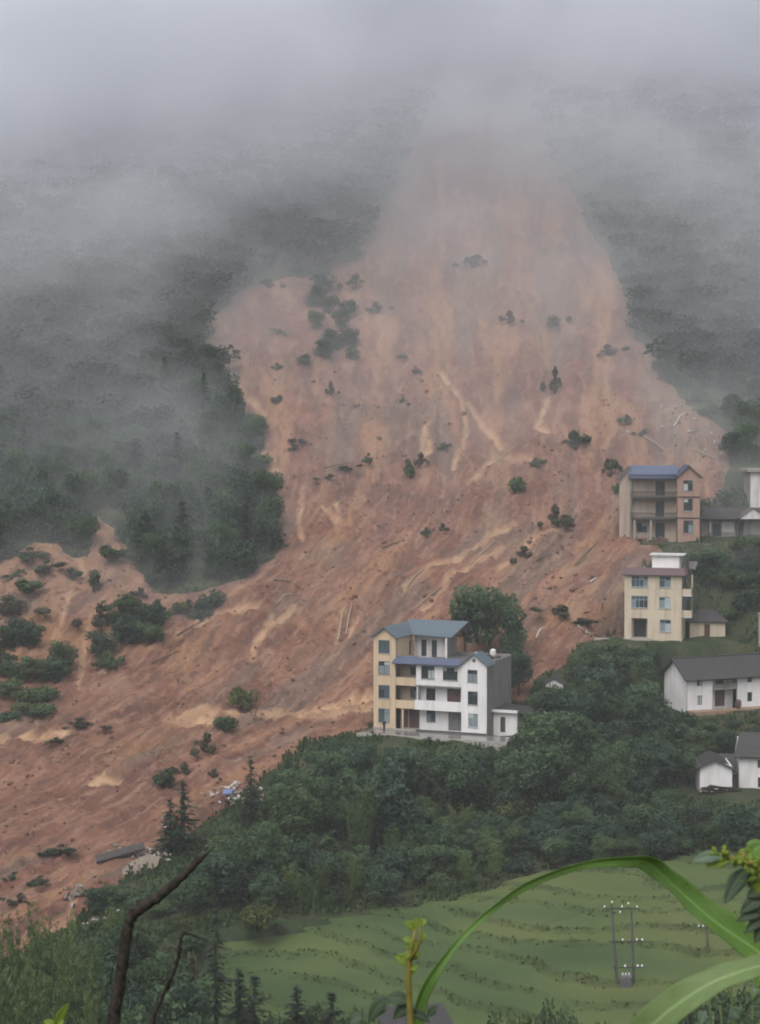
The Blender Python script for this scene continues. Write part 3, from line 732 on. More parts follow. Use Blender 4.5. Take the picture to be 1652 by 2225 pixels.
# bay roof
pk = W0 + (W1 - W0) / 2
roof_slab([(W0 - .3, -.4, 9.6), (W0 - .3, 3.6, 9.6), (pk, 3.6, 11.32), (pk, -.4, 11.32)], .1, 'roof', 'slate_blue_sheet', hw, 0.45)
roof_slab([(W1 + .3, -.4, 9.6), (W1 + .3, 3.6, 9.6), (pk + .01, 3.6, 11.33), (pk + .01, -.4, 11.33)], .1, 'roof', 'slate_blue_sheet', hw, 0.45)
DB = 11.0
fr_ = frame_of((W1, .22, -1.2), *RIGHT); panel(fr_, DB - .22, bs + 9.95, .25).build('side_wall', 'grey_render', hw)
bx('roof_terrace', 'grey_tile', hw, 0.02, W1 - .26, .6, DB - .1, 9.5, 9.72)
bx('parapet', 'grey_render', hw, -.1, W1, DB - .1, DB + .15, -1.2, 10.1)
bx('parapet', 'grey_plaster', hw, W0 - .2, W0 - .02, 3.7, DB - .11, 9.72, 10.1)
wt = MB().tube([(W1 - 2.2, 9.4, 9.72), (W1 - 2.2, 9.4, 10.1), (W1 - 2.2, 9.4, 10.75), (W1 - 2.2, 9.4, 10.95)], [.25, .45, .45, .15], 12).build('water_tank', 'porcelain', hw)
dish = MB().tube([(W1 - 3.4, 6.0, 9.72), (W1 - 3.4, 6.0, 10.2), (W1 - 3.45, 5.9, 10.32), (W1 - 3.5, 5.75, 10.42)], [.05, .05, .3, .5], 12).build('satellite_dish', 'porcelain', hw)
for k, (x, y, s) in enumerate([(8.6, 7.4, .35), (7.6, 8.8, .45), (9.3, 8.5, .3), (6.2, 7.9, .5)]):
    MB().box(x - s, x + s, y - .3, y + .3, 9.72, 9.72 + s).build('rooftop_clutter', 'dark_tile', hw)
# lean-to against the grey flank
fl_ = frame_of((W1 + .02, 3.0, -1.2), *FRONT); ops = [(1.0, 1.75, bs + .05, bs + 2.2)]
ann = panel(fl_, 3.6, bs + 2.9, .2, ops).build('lean_to_wall', 'white_wall', hw); door(hw, fl_, *ops[0], mat='brown_door')
panel(frame_of((W1 + 3.62, 3.0, -1.2), *RIGHT), 2.4, bs + 2.7, .2).build('lean_to_wall', 'white_wall_grimy', hw)
panel(frame_of((W1 + 3.6, 8.4, -1.2), *BACK), 3.6, bs + 2.7, .2).build('lean_to_wall', 'white_wall_grimy', hw)
for y in (5.6, 8.2): bx('lean_to_post', 'white_wall_grimy', hw, W1 + 5.0, W1 + 5.18, y, y + .18, -1.2, 2.75)
roof_slab([(W1 + 5.5, 2.9, 2.85), (W1 + 5.5, 8.6, 2.85), (W1 + .04, 8.6, 3.35), (W1 + .04, 2.9, 3.35)], .14, 'lean_to_roof', 'dark_tile', hw, 0.6)
bx('lean_to_fascia', 'white_wall', hw, W1 + .02, W1 + 3.7, 2.35, 2.86, 2.92, 3.25)
bx('foundation', 'dark_tile', hw, -.02, W1 + .03, -.1, -.015, -1.3, .22)
# wet concrete yard
yard = empty('concrete_yard', Vector(LC), A24); 
MB().box(-.4, 21.2, -4.6, -.13, -1.5, -.02).build('slab', 'wet_concrete', yard)
MB().box(-.6, 21.4, -4.85, -4.61, -2.2, .04).build('kerb', 'concrete', yard)
tag(yard, 'wet concrete yard in front of the yellow and white houses', 'yard', kind='structure')

# ---- cream house with a purple roof edge
CC = P(1357, 1386, 280); ch = empty('cream_house', CC, R(-14), 'three storey cream house with purple roof edge and white rooftop room', 'house')
cw = 8.9; bs = .8
f = frame_of((0, 0, -bs), *FRONT)
ops = [(1.05, 3.65, bs + 8.05, bs + 9.75), (5.4, 7.2, bs + 8.05, bs + 9.75), (1.05, 3.65, bs + 4.75, bs + 6.65), (5.4, 7.2, bs + 4.75, bs + 6.55), (5.5, 7.25, bs + 1.1, bs + 3.0), (1.1, 3.6, bs + .05, bs + 3.15)]
panel(f, cw, bs + 10.1, .25, ops).build('wall', 'cream_wall', ch)
for k, o_ in enumerate(ops[:5]): window(ch, f, *o_, cols=4 if k in (0, 2) else 2, pmat='glass_blue', fmat='pale_frame', pick=['glass_dark'])
# porch recess
fp = frame_of((.8, 1.8, -bs), *FRONT); op = [(.6, 2.4, bs + .05, bs + 2.7)]
panel(fp, 3.1, bs + 3.3, .2, op).build('wall', 'pale_pink_wall', ch); door(ch, fp, *op[0], mat='dark_frame', leaves=2)
bx('column', 'pale_pink_wall', ch, 1.1, 1.32, .3, .55, -bs, 3.3)
bx('step', 'concrete', ch, 1.0, 3.9, -.9, -.02, -.6, .1)
panel(frame_of((cw, .26, -bs), *RIGHT), 9.0, bs + 3.4, .25).build('wall', 'cream_wall', ch)
panel(frame_of((cw - .9, 1.5, 3.4), *RIGHT), 7.7, 6.7, .25, [(1.2, 2.6, 1.0, 2.7), (1.2, 2.6, 4.2, 5.9)]).build('wall', 'grey_plaster', ch)
panel(frame_of((0, 9.3, -bs), *LEFT), 9.0, bs + 10.1, .25).build('wall', 'grey_render', ch)
panel(frame_of((cw, 9.3, -bs), *BACK), cw, bs + 10.1, .25).build('wall', 'grey_render', ch)
# right-hand corner balconies
for z, d in ((3.35, 2.6), (6.7, 3.0)):
    p = MB().box(cw + .02, cw + 1.5, .3, d + .3, z, z + .2).build('balcony', 'white_wall_grimy', ch)
    MB().box(cw + 1.4, cw + 1.5, .3, d + .3, z + .205, z + 1.15).build('balcony_rail', 'grey_plaster' if z > 4 else 'cream_wall', p)
    MB().box(cw + .02, cw + 1.395, .3, .4, z + .205, z + 1.15).build('balcony_rail', 'cream_wall', p)
for d in (.35, 1.3, 2.3):
    fbox(MB(), frame_of((cw + 1.43, 0, 0), *RIGHT), d, d + .9, 0, .03, 4.55, 6.65).build('balcony_glazing', 'glass_pale' if d < 2 else 'glass_dark', ch)
bx('balcony_column', 'cream_wall', ch, cw + 1.2, cw + 1.45, 3.35, 3.6, 3.4, 9.9)
roof_slab([(-.5, -.65, 10.0), (cw + .5, -.65, 10.0), (cw + .15, .35, 11.1), (-.1, .35, 11.1)], .12, 'roof_skirt', 'purple_tile', ch, .4)
roof_slab([(cw + .55, -.6, 10.02), (cw + .55, 9.6, 10.02), (cw + .17, 9.2, 11.08), (cw + .17, .36, 11.08)], .12, 'roof_skirt', 'purple_tile', ch, .4)
bx('roof_terrace', 'concrete', ch, 0.02, cw + .1, .5, 9.2, 9.9, 10.2)
fr2 = frame_of((3.9, 4.0, 10.2), *FRONT); panel(fr2, 4.4, 2.6, .2).build('rooftop_room', 'white_wall', ch)
panel(frame_of((8.3, 4.0, 10.2), *RIGHT), 3.4, 2.6, .2).build('rooftop_room', 'white_wall_grimy', ch)
bx('rooftop_slab', 'white_wall_grimy', ch, 3.5, 9.0, 3.5, 7.8, 12.82, 13.0)
roof_slab([(cw + .7, 5.2, 10.7), (cw + 1.7, 5.4, 10.6), (cw + 1.9, 7.8, 11.7), (cw + .5, 7.8, 11.7)], .1, 'awning', 'grey_tile', ch)
cyd = MB().box(-4.5, 4.2, -1.9, -.95, -1.3, .02).build('concrete_path', 'concrete', None, CC); cyd.rotation_euler = (0, 0, R(-14))
tag(cyd, 'narrow concrete path along the front of the cream house', 'path', kind='structure')

# ---- small cream shed with a hipped dark roof
SC = P(1499, 1384, 284); sh = empty('cream_shed', SC, R(-4), 'small cream shed with dark hipped roof and red door', 'shed')
f = frame_of((0, 0, -.6), *FRONT); op = [(2.3, 3.2, .65, 2.65)]
panel(f, 5.6, 3.0, .2, op).build('wall', 'cream_wall', sh); door(sh, f, *op[0], mat='red_door')
panel(frame_of((5.6, .2, -.6), *RIGHT), 4.0, 3.0, .2).build('wall', 'pale_pink_wall', sh)
e = .5; z0, z1 = 2.45, 4.3
roof_slab([(-e, -e, z0), (5.6 + e, -e, z0), (3.9, 2.1, z1), (1.7, 2.1, z1)], .12, 'roof', 'dark_tile', sh, .35)
roof_slab([(5.6 + e, -e, z0), (5.6 + e, 4.7, z0), (3.92, 2.12, z1), (3.9, 2.1, z1)], .12, 'roof', 'dark_tile', sh, .35)
roof_slab([(5.6 + e, 4.7, z0), (-e, 4.7, z0), (1.7, 2.12, z1), (3.9, 2.12, z1)], .12, 'roof', 'dark_tile', sh, .35)
roof_slab([(-e, 4.7, z0), (-e, -e, z0), (1.7, 2.1, z1), (1.68, 2.12, z1)], .12, 'roof', 'dark_tile', sh, .35)

# ---- pink house with the bowed balconies
PC = P(1370, 1172, 302); ph = empty('pink_house', PC, R(-5), 'three storey pink brick house with bowed balconies and blue roof', 'house')
bs = .8
bay0, bay1 = 7.9, 11.6
f = frame_of((bay0, 0, -bs), *FRONT)
ops = [(1.0, 2.6, bs + 1.1, bs + 3.2), (1.0, 2.5, bs + 4.9, bs + 6.9), (.9, 2.5, bs + 8.2, bs + 10.0)]
panel(f, bay1 - bay0, bs + 10.6, .25, ops, gable=(1.9, 1.75)).build('wall', 'pink_wall', ph)
for o_ in ops: window(ph, f, *o_, cols=2, sill='concrete')
for z in (3.55, 7.1): bx('band', 'dark_tile', ph, bay0 - .05, bay1 + .05, -.08, -.003, z, z + .2)
panel(frame_of((bay1, .26, -bs), *RIGHT), 8.5, bs + 10.6, .25).build('wall', 'pink_wall', ph)
panel(frame_of((0, 9.0, -bs), *LEFT), 8.0, bs + 10.6, .25).build('wall', 'grey_render', ph)
fw_ = frame_of((0, 2.0, -bs), *FRONT)
ops = [(4.35, 5.9, bs + .05, bs + 2.7), (4.35, 5.8, bs + 3.75, bs + 6.4), (4.3, 5.9, bs + 7.35, bs + 9.8), (1.2, 2.9, bs + 1.1, bs + 2.7)]
panel(fw_, bay0, bs + 10.6, .2, ops).build('wall', 'pale_pink_wall', ph)
for o_ in ops[:3]: door(ph, fw_, *o_, mat='dark_frame', leaves=2)
window(ph, fw_, *ops[3], cols=2)
def bowed(z0, z1, depth, x0, x1, y0, inset=0.0, n=14):
    """closed slab with a bowed front"""
    fr_pts = []
    for k in range(n + 1):
        u = k / n; x = x0 + (x1 - x0) * u; fr_pts.append((x, y0 - inset - depth * math.sin(math.pi * u) ** 0.8))
    mb = MB(); nv = len(fr_pts)
    mb.v = [(x, y, z0) for x, y in fr_pts] + [(x, y, z1) for x, y in fr_pts] + [(x0, y0, z0), (x1, y0, z0), (x0, y0, z1), (x1, y0, z1)]
    for k in range(n): mb.f.append((k, k + 1, nv + k + 1, nv + k))
    mb.f.append(tuple([2 * nv + 2, 2 * nv + 3] + list(range(2 * nv - 1, nv - 1, -1)))); mb.f.append(tuple(list(range(nv)) + [2 * nv + 1, 2 * nv]))
    mb.f.append((2 * nv, 0, nv, 2 * nv + 2)); mb.f.append((nv - 1, 2 * nv + 1, 2 * nv + 3, 2 * nv - 1))
    return mb, fr_pts
for z in (3.3, 6.9):
    mb, pts = bowed(z, z + .3, 1.3, 0.0, bay0 - .05, 1.98, .9)
    bal = mb.build('balcony', 'dark_tile', ph)
    rail = MB().tube([(x, y + .06, z + 1.15) for x, y in pts], .07, 6)
    rail.build('handrail', 'dark_tile', bal)
    for k in range(len(pts) - 1):
        for q_ in (0.0, .5):
            x, y = pts[k][0] * (1 - q_) + pts[k + 1][0] * q_, pts[k][1] * (1 - q_) + pts[k + 1][1] * q_
            MB().tube([(x, y + .06, z + .29), (x, y + .06, z + 1.1)], .07, 5).build('baluster', 'dark_tile', bal)
mb, pts = bowed(10.3, 11.0, 1.5, -.3, bay0 + .2, 1.98, 1.0); mb.build('roof_fascia', 'blue_sheet', ph)
# sloping blue roof following the bow
rf = MB(); nv = len(pts)
rf.v = [(x, y - .1, 11.02) for x, y in pts] + [(x * .93 + .3, 3.0, 12.5) for x, y in pts] + [(x, y - .1, 10.92) for x, y in pts] + [(x * .93 + .3, 3.0, 12.38) for x, y in pts]
for k in range(nv - 1):
    rf.f.append((k, k + 1, nv + k + 1, nv + k)); rf.f.append((2 * nv + k, 3 * nv + k, 3 * nv + k + 1, 2 * nv + k + 1)); rf.f.append((k, 2 * nv + k, 2 * nv + k + 1, k + 1))
rf.build('roof', 'blue_sheet', ph)
pkx = bay0 + 1.75
roof_slab([(bay1 + .5, -.5, 10.45), (bay1 + .5, 8.8, 10.45), (pkx, 8.8, 12.6), (pkx, -.5, 12.6)], .14, 'roof', 'grey_tile', ph, .5)
roof_slab([(bay0 - .2, -.5, 10.75), (bay0 - .2, 8.8, 10.75), (pkx - .01, 8.8, 12.58), (pkx - .01, -.5, 12.58)], .14, 'roof', 'blue_sheet', ph, .5)
roof_slab([(-2.1, 1.6, 9.9), (-2.1, 8.8, 9.9), (-.1, 8.8, 12.3), (-.1, 1.6, 12.3)], .14, 'roof', 'grey_tile', ph, .5)
panel(frame_of((-1.75, 2.0, -bs), *FRONT), 1.75, bs + 10.0, .2, gable=(2.0, 1.7)).build('wall', 'pale_pink_wall', ph)
for x in (.55, 3.3): 
    bx('column', 'grey_plaster', ph, x, x + .28, -.1, .2, -bs, 3.28)
mbx = MB()
for k in range(5): mbx.box(4.0 + .25 * k, 4.4 + .3 * k, -1.4 - .1 * k, -1.0, -.8, .2 + .18 * (k % 3))
mbx.build('doorstep_clutter', 'maroon_door', ph)
pyd = MB().box(.2, 13, -2.4, -.05, -1.6, -.65).build('concrete_terrace', 'concrete', None, PC); pyd.rotation_euler = (0, 0, R(-5))
tag(pyd, 'grey concrete terrace at the foot of the pink house', 'terrace', kind='structure')

# ---- low grey house with a porch, beside the pink house
GC = P(1528, 1167, 306); gh = empty('porch_house', GC, R(2), 'low grey farmhouse with open porch beside the pink house', 'house')
f = frame_of((0, 1.6, -.8), *FRONT); ops = [(2.0, 3.3, .85, 3.0), (6.0, 7.4, .85, 3.2)]
panel(f, 11.5, 4.0, .2, ops).build('wall', 'grey_plaster', gh)
for o_ in ops: door(gh, f, *o_, mat='dark_frame', leaves=2)
bx('panel', 'white_wall_grimy', gh, 3.6, 5.7, 1.5, 1.585, 0.75, 2.6)
bx('panel', 'white_wall', gh, 1.35, 1.75, 1.5, 1.585, .75, 2.6)
for x in (.9, 3.0, 5.9, 7.8, 10.6): bx('post', 'brown_door', gh, x, x + .2, .1, .3, -.8, 3.25)
panel(frame_of((0, 7.0, -.8), *LEFT), 5.2, 4.0, .2).build('wall', 'pink_wall', gh)
roof_slab([(-.7, -.4, 3.1), (12, -.4, 3.1), (11.0, 3.6, 4.9), (.9, 3.6, 4.9)], .14, 'roof', 'dark_tile', gh, .35)
roof_slab([(-.7, 7.6, 3.1), (12, 7.6, 3.1), (11.0, 3.62, 4.88), (.9, 3.62, 4.88)], .14, 'roof', 'dark_tile', gh, .35)
panel(frame_of((6.3, -.6, 3.1), *FRONT), 4.4, .35, .2, gable=1.5).build('porch_gable', 'white_wall_grimy', gh)
roof_slab([(6.0, -.8, 3.35), (6.0, 2.2, 3.35), (8.5, 2.2, 5.05), (8.5, -.8, 5.05)], .1, 'porch_roof', 'grey_tile', gh)
roof_slab([(11.0, -.8, 3.35), (11.0, 2.2, 3.35), (8.51, 2.2, 5.06), (8.51, -.8, 5.06)], .1, 'porch_roof', 'grey_tile', gh)

# ---- pale block at the picture's edge, uphill
UC = P(1631, 1090, 312.5); ub = empty('pale_block', UC, R(-3), 'pale grey block with flat overhanging roof uphill of the porch house', 'house')
panel(frame_of((0, 0, -4), *FRONT), 8, 9.2, .25, [(4.0, 5.6, 5.6, 7.2)]).build('wall', 'white_wall_grimy', ub)
window(ub, frame_of((0, 0, -4), *FRONT), 4.0, 5.6, 5.6, 7.2)
panel(frame_of((0, 8, -4), *LEFT), 7.99, 9.2, .25).build('wall', 'grey_plaster', ub)
bx('roof', 'grey_plaster', ub, -.6, 8.6, -.7, 8.6, 5.22, 5.75)
panel(frame_of((8, .26, -4), *RIGHT), 7.7, 9.2, .25).build('wall', 'grey_plaster', ub)

# ---- long white farmhouse
FC = P(1494, 1543, 264.5); fh = empty('long_farmhouse', FC, R(22), 'long white farmhouse with dark tiled roof and maroon double door', 'house')
L_ = 19.0; dp = 6.6; eh = 4.75; bs = .7
f = frame_of((0, 0, -bs), *FRONT)
seg = [(0, 4.35), (8.75, 13.2), (17.4, L_)]
ops1 = [(1.7, 2.55, bs + .65, bs + 2.05), (1.65, 2.5, bs + 3.5, bs + 4.5)]
for k, (a, b2) in enumerate(seg[:2]):
    fs_ = frame_of((a, 0, -bs), *FRONT); ops = ops1 if k == 0 else [(1.75, 2.6, bs + .7, bs + 2.1), (1.7, 2.5, bs + 3.6, bs + 4.6)]
    panel(fs_, b2 - a, bs + eh, .25, ops).build('wall', 'white_wall', fh)
    for o_ in ops: window(fh, fs_, *o_, cols=2, trans=False, sill=None)
for a, b2 in ((4.35, 8.75), (13.2, L_)):
    fm = frame_of((a, 1.3, -bs), *FRONT); op = [(1.25, 3.0, bs + .02, bs + 2.7), (1.35, 2.75, bs + 3.0, bs + 4.5)]
    panel(fm, b2 - a, bs + eh, .2, op).build('wall', 'white_wall_grimy', fh)
    door(fh, fm, *op[0], mat='maroon_door', leaves=2); door(fh, fm, *op[1], mat='dark_frame', leaves=2)
    p = bx('balcony', 'grey_plaster', fh, a + .02, b2 - .02, .1, 1.28, 2.72, 2.9)
    MB().box(a + .02, b2 - .02, .1, .22, 2.905, 3.55).build('balcony_rail', 'grey_render', p)
    bx('eave_shade', 'brown_door', fh, a + .05, b2 - .05, .3, .42, 4.15, 4.7)
panel(frame_of((0, dp, -bs), *LEFT), dp - .26 + .25, bs + eh, .25, gable=2.5).build('gable_wall', 'white_wall', fh)
zr_, ze_ = eh + 2.62, eh - .25
roof_slab([(-.8, -.85, ze_), (L_ + .8, -.85, ze_), (L_ + .8, dp / 2, zr_), (-.8, dp / 2, zr_)], .16, 'roof', 'dark_tile', fh, .30, .045, .10)
roof_slab([(-.8, dp + .85, ze_), (L_ + .8, dp + .85, ze_), (L_ + .8, dp / 2 + .01, zr_), (-.8, dp / 2 + .01, zr_)], .16, 'roof', 'dark_tile', fh, .30, .045, .10)
MB().box(-.85, L_ + .85, dp / 2 - .16, dp / 2 + .16, zr_ - .02, zr_ + .16).build('ridge', 'dark_tile', fh)
bx('foundation', 'mud_wall', fh, .0, L_, -1.9, -.03, -1.9, -.1)
jar = MB().tube([(0, 0, 0), (0, 0, .4), (0, 0, 1.1), (0, 0, 1.35)], [.28, .45, .45, .25], 12).build('water_jar', 'brown_door', None, tuple(FC + Matrix.Rotation(R(22), 3, 'Z') @ Vector((8.3, -.9, -.1))))
tag(jar, 'tall dark jar standing beside the maroon door of the farmhouse', 'jar')
sh_ = FC + Matrix.Rotation(R(22), 3, 'Z') @ Vector((-.9, 1.0, -.6))

# ---- lower white farmhouses at the picture's edge
QC = P(1521, 1722, 239); qh = empty('gabled_barn', QC, R(-4), 'small white gabled barn with grey roof above a dark woodpile', 'barn')
panel(frame_of((0, 0, -.6), *FRONT), 4.3, 4.2, .25, gable=(.75, 2.0)).build('wall', 'white_wall', qh)
panel(frame_of((4.3, .26, -.6), *RIGHT), 6, 4.2, .25).build('wall', 'white_wall_grimy', qh)
panel(frame_of((0, 6.3, -.6), *LEFT), 6.2, 4.2, .25).build('wall', 'white_wall_grimy', qh)
roof_slab([(-.5, -.5, 3.35), (-.5, 7, 3.35), (2.0, 7, 4.5), (2.0, -.5, 4.5)], .13, 'roof', 'dark_tile', qh, .35)
roof_slab([(5.0, -.5, 3.1), (5.0, 7, 3.1), (2.01, 7, 4.51), (2.01, -.5, 4.51)], .13, 'roof', 'dark_tile', qh, .35)
wp = empty('woodpile', QC + Vector((-.1, -1.2, -.15)), R(-4), 'dark pile of firewood stacked under the white barn gable', 'woodpile')
for k in range(46):
    r_ = random.uniform(.09, .17); x = random.uniform(.1, 4.7); z = random.uniform(.1, 1.3) * (1 - .25 * abs(x - 2.3) / 2.3)
    MB().tube([(x - random.uniform(.5, .9), random.uniform(-.5, .6), z), (x + random.uniform(.5, .9), random.uniform(-.5, .6), z + random.uniform(-.12, .12))], [r_, r_ * .8], 6).build('log', 'woodpile', wp)
VC = P(1606, 1720, 243); vh = empty('edge_farmhouse', VC, R(-6), 'taller white farmhouse with dark roof beside the gabled barn', 'house')
f = frame_of((0, 0, -.6), *FRONT); ops = [(2.55, 3.35, 1.2, 2.6), (2.5, 3.3, 3.9, 5.0)]
panel(f, 9, 5.7, .25, ops).build('wall', 'white_wall', vh)
for o_ in ops: window(vh, f, *o_, cols=2, trans=False, sill=None)
panel(frame_of((0, 6, -.6), *LEFT), 5.9, 5.7, .25, gable=2.0).build('wall', 'white_wall_grimy', vh)
roof_slab([(-.7, -.8, 4.85), (9.7, -.8, 4.85), (9.7, 3, 7.7), (.3, 3, 7.7)], .15, 'roof', 'dark_tile', vh, .30, .045, .1)
roof_slab([(-.7, 6.8, 4.85), (9.7, 6.8, 4.85), (9.7, 3.01, 7.69), (.3, 3.01, 7.69)], .15, 'roof', 'dark_tile', vh, .30, .045, .1)
roof_slab([(-3.4, .2, 2.2), (-.1, .2, 2.2), (-.1, 3.4, 4.6), (-3.4, 3.4, 4.6)], .13, 'porch_roof', 'dark_tile', vh, .3)
bx('porch_wall', 'white_wall_grimy', vh, -2.5, -.1, 2.2, 2.4, -.6, 2.2)
for x in (-2.3, -1.1): bx('porch_post', 'brown_door', vh, x, x + .15, .4, .55, -.6, 2.1)
MB().box(-6, 9, -2.6, -.3, -1.8, -.62).build('yard_step', 'mud_wall', vh)
# ------------------------------------------------------------------ foliage prototypes
def leaf_cloud(lobes, n, size, up=0.35, seed=0, shell=0.55, shape=1.0, droop=0.0):
    """leaf clumps spread through ellipsoid lobes; returns V, Q, var.  lobes: (cx, cy, cz, rx, ry, rz)"""
    g = np.random.default_rng(seed)
    L = np.array(lobes, float)
    wts = (L[:, 3] * L[:, 4] * L[:, 5]) ** (2 / 3.0); wts /= wts.sum()
    k = g.choice(len(L), n, p=wts)
    d = g.normal(size=(n, 3)); d /= np.linalg.norm(d, axis=1)[:, None]
    r = shell + (1 - shell) * g.random(n) ** 0.6
    r *= 1 + 0.14 * np.sin(7 * d[:, 0] + 3 * k) * np.sin(6 * d[:, 1] + k) + g.normal(0, 0.05, n)
    p = L[k, :3] + d * L[k, 3:] * r[:, None]
    nr = d * 0.8 + g.normal(0, 0.55, (n, 3)) + np.array([0, 0, up]); nr /= np.linalg.norm(nr, axis=1)[:, None]
    a = np.cross(nr, g.normal(size=(n, 3))); a /= np.linalg.norm(a, axis=1)[:, None]
    a[:, 2] -= droop; b2 = np.cross(nr, a)
    s = size * g.uniform(0.55, 1.35, n)[:, None]; w = s * shape
    bend = nr * s * 0.22
    V = np.stack([p - a * s, p + b2 * w * 0.5 - bend * 0.3, p + a * s - bend, p - b2 * w * 0.5 - bend * 0.3], 1).reshape(-1, 3)
    tone = g.random(len(L))[k]
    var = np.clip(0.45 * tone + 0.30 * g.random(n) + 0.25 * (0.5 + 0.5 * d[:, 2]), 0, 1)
    return V, np.arange(4 * n).reshape(-1, 4), np.repeat(var, 4)
def rnd_lobes(g, n, rx, rz, zc, lr, flat=0.8):
    out = []
    for i in range(n):
        th = g.uniform(0, 2 * math.pi); ph = g.uniform(-0.9, 1.0)
        rr = g.uniform(0.35, 1.0)
        q = g.uniform(0.5, 1.5)
        out.append((rx * rr * math.cos(th) * math.sqrt(max(0, 1 - ph * ph * .7)), rx * rr * math.sin(th) * math.sqrt(max(0, 1 - ph * ph * .7)), zc + rz * ph * rr, lr * q, lr * q, lr * q * flat))
    return out
def trunk_mb(h, r, limbs, g):
    mb = MB(); j = lambda s: g.normal(0, s)
    mb.tube([(0, 0, -.6), (j(.05), j(.05), h * .25), (j(.12), j(.12), h * .55), (j(.2), j(.2), h * .85)], [r * 1.25, r, r * .7, r * .25], 7)
    for k in range(limbs):
        th = g.uniform(0, 6.28); z = h * g.uniform(.3, .6); e = h * g.uniform(.22, .38)
        mb.tube([(0, 0, z), (e * .5 * math.cos(th), e * .5 * math.sin(th), z + e * .45), (e * math.cos(th), e * math.sin(th), z + e * .95)], [r * .5, r * .32, r * .1], 5)
    return mb
PROTO = {}
def proto(kind, i, crown_me, trunk_me): PROTO.setdefault(kind, []).append((crown_me, trunk_me))
g = np.random.default_rng(21)
for i in range(6):      # broadleaf tree, 8 m
    sh_ = [(2.2, 2.3, 5.2, 1.1), (2.6, 1.7, 5.4, 1.0), (1.7, 2.8, 4.9, 1.0), (2.3, 2.2, 5.3, .8), (2.0, 2.5, 5.1, 1.3), (2.5, 2.0, 5.2, .7)][i]
    lob = rnd_lobes(g, 22, *sh_) + rnd_lobes(g, 5, 1.2, 1.2, 3.2, 0.9)
    V, Q, var = leaf_cloud(lob, [2600, 3200, 2300, 3400, 2400, 3400][i], [.27, .22, .30, .19, .30, .20][i], seed=30 + i, shape=0.9)
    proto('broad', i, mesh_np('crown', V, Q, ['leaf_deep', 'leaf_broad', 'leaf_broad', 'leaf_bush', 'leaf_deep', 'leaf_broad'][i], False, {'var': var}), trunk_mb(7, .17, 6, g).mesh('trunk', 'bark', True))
for i in range(5):      # shrub, 2 m
    lob = rnd_lobes(g, 10, .85, .55, .75, .55)
    V, Q, var = leaf_cloud(lob, 900, 0.15, seed=50 + i, shape=0.9)
    st0 = MB()
    for k in range(5):
        th = g.uniform(0, 6.28); st0.tube([(0, 0, -.25), (.25 * math.cos(th), .25 * math.sin(th), .4), (.55 * math.cos(th), .55 * math.sin(th), .95)], [.05, .035, .012], 5)
    proto('shrub', i, mesh_np('crown', V, Q, ['leaf_bush', 'leaf_broad', 'leaf_bush', 'leaf_deep', 'leaf_yellowgreen'][i], False, {'var': var}), st0.mesh('trunk', 'bark', True))
PROTO['yellow'] = [PROTO['shrub'][4]]
PROTO['scrub'] = []; g = np.random.default_rng(33)
for i in range(5):      # torn, half buried scrub: ragged and lopsided, 2 m
    lob = []
    for k in range(9):
        th = g.uniform(0, 6.28); rr = abs(g.normal(0, .75)); q_ = g.uniform(.18, .5)
        lob.append((rr * math.cos(th) * 1.2, rr * math.sin(th) * .8, .35 + g.uniform(0, 1.1) * max(0, 1 - rr * .6), q_, q_, q_ * g.uniform(.5, 1.1)))
    V, Q, var = leaf_cloud(lob, 900, 0.17, seed=60 + i, shell=.15, shape=.85, up=.7)
    st0 = MB()
    for k in range(7):
        th = g.uniform(0, 6.28); e = g.uniform(.4, 1.2); st0.tube([(0, 0, -.25), (e * .5 * math.cos(th), e * .5 * math.sin(th), .35), (e * math.cos(th), e * math.sin(th), g.uniform(.4, 1.9))], [.05, .03, .01], 5)
    PROTO['scrub'].append((mesh_np('crown', V, Q, ['leaf_slide', 'leaf_bush', 'leaf_slide', 'leaf_muddy', 'leaf_slide'][i], False, {'var': var}), st0.mesh('trunk', 'bark', True)))
PROTO['muddy'] = [PROTO['scrub'][k] for k in (3, 0, 3)]
def conifer(seed, h=12.0, r=1.9, n_tier=26, per=9, size=.30, mat='needle', ragged=.25):
    g = np.random.default_rng(seed); Vs, va = [], []
    for t in range(n_tier):
        u = t / (n_tier - 1.0); z = h * (0.10 + 0.90 * u); rad = r * (1 - u) ** 0.8 + .12
        for k in range(max(4, int(per * (1 - u * .6)))):
            th = g.uniform(0, 6.283); L = rad * g.uniform(1 - ragged * 1.6, 1.0 + ragged * .6)
            tone = g.random()
            m_ = max(2, int(L / .38) + 1)
            for q_ in range(m_):
                f = (q_ + g.uniform(.3, 1)) / m_
                p = np.array([math.cos(th) * L * f, math.sin(th) * L * f, z - .28 * L * f + .10 * L * f * f + g.normal(0, .08)])
                p[:2] += g.normal(0, .10, 2)
                a = np.array([math.cos(th), math.sin(th), -.25 + g.normal(0, .3)]); a /= np.linalg.norm(a)
                sdv = np.cross(a, np.array([g.normal(0, .4), g.normal(0, .4), 1.0])); sdv /= np.linalg.norm(sdv)
                s = size * g.uniform(.7, 1.4)
                Vs += [p - a * s, p + sdv * s * .55, p + a * s * 1.1 - np.array([0, 0, .10]), p - sdv * s * .55]
                va += [min(1, max(0, .55 * tone + .3 * g.random() + .15 * u))] * 4
    V = np.array(Vs); return V, np.arange(len(V)).reshape(-1, 4), np.array(va)
for i in range(4):
    V, Q, var = conifer(80 + i)
    tr = MB().tube([(0, 0, -.8), (0, 0, 4), (0.05, 0, 8), (0, 0, 11.6)], [.22, .17, .10, .03], 7)
    proto('conifer', i, mesh_np('crown', V, Q, 'needle', False, {'var': var}), tr.mesh('trunk', 'bark', True))
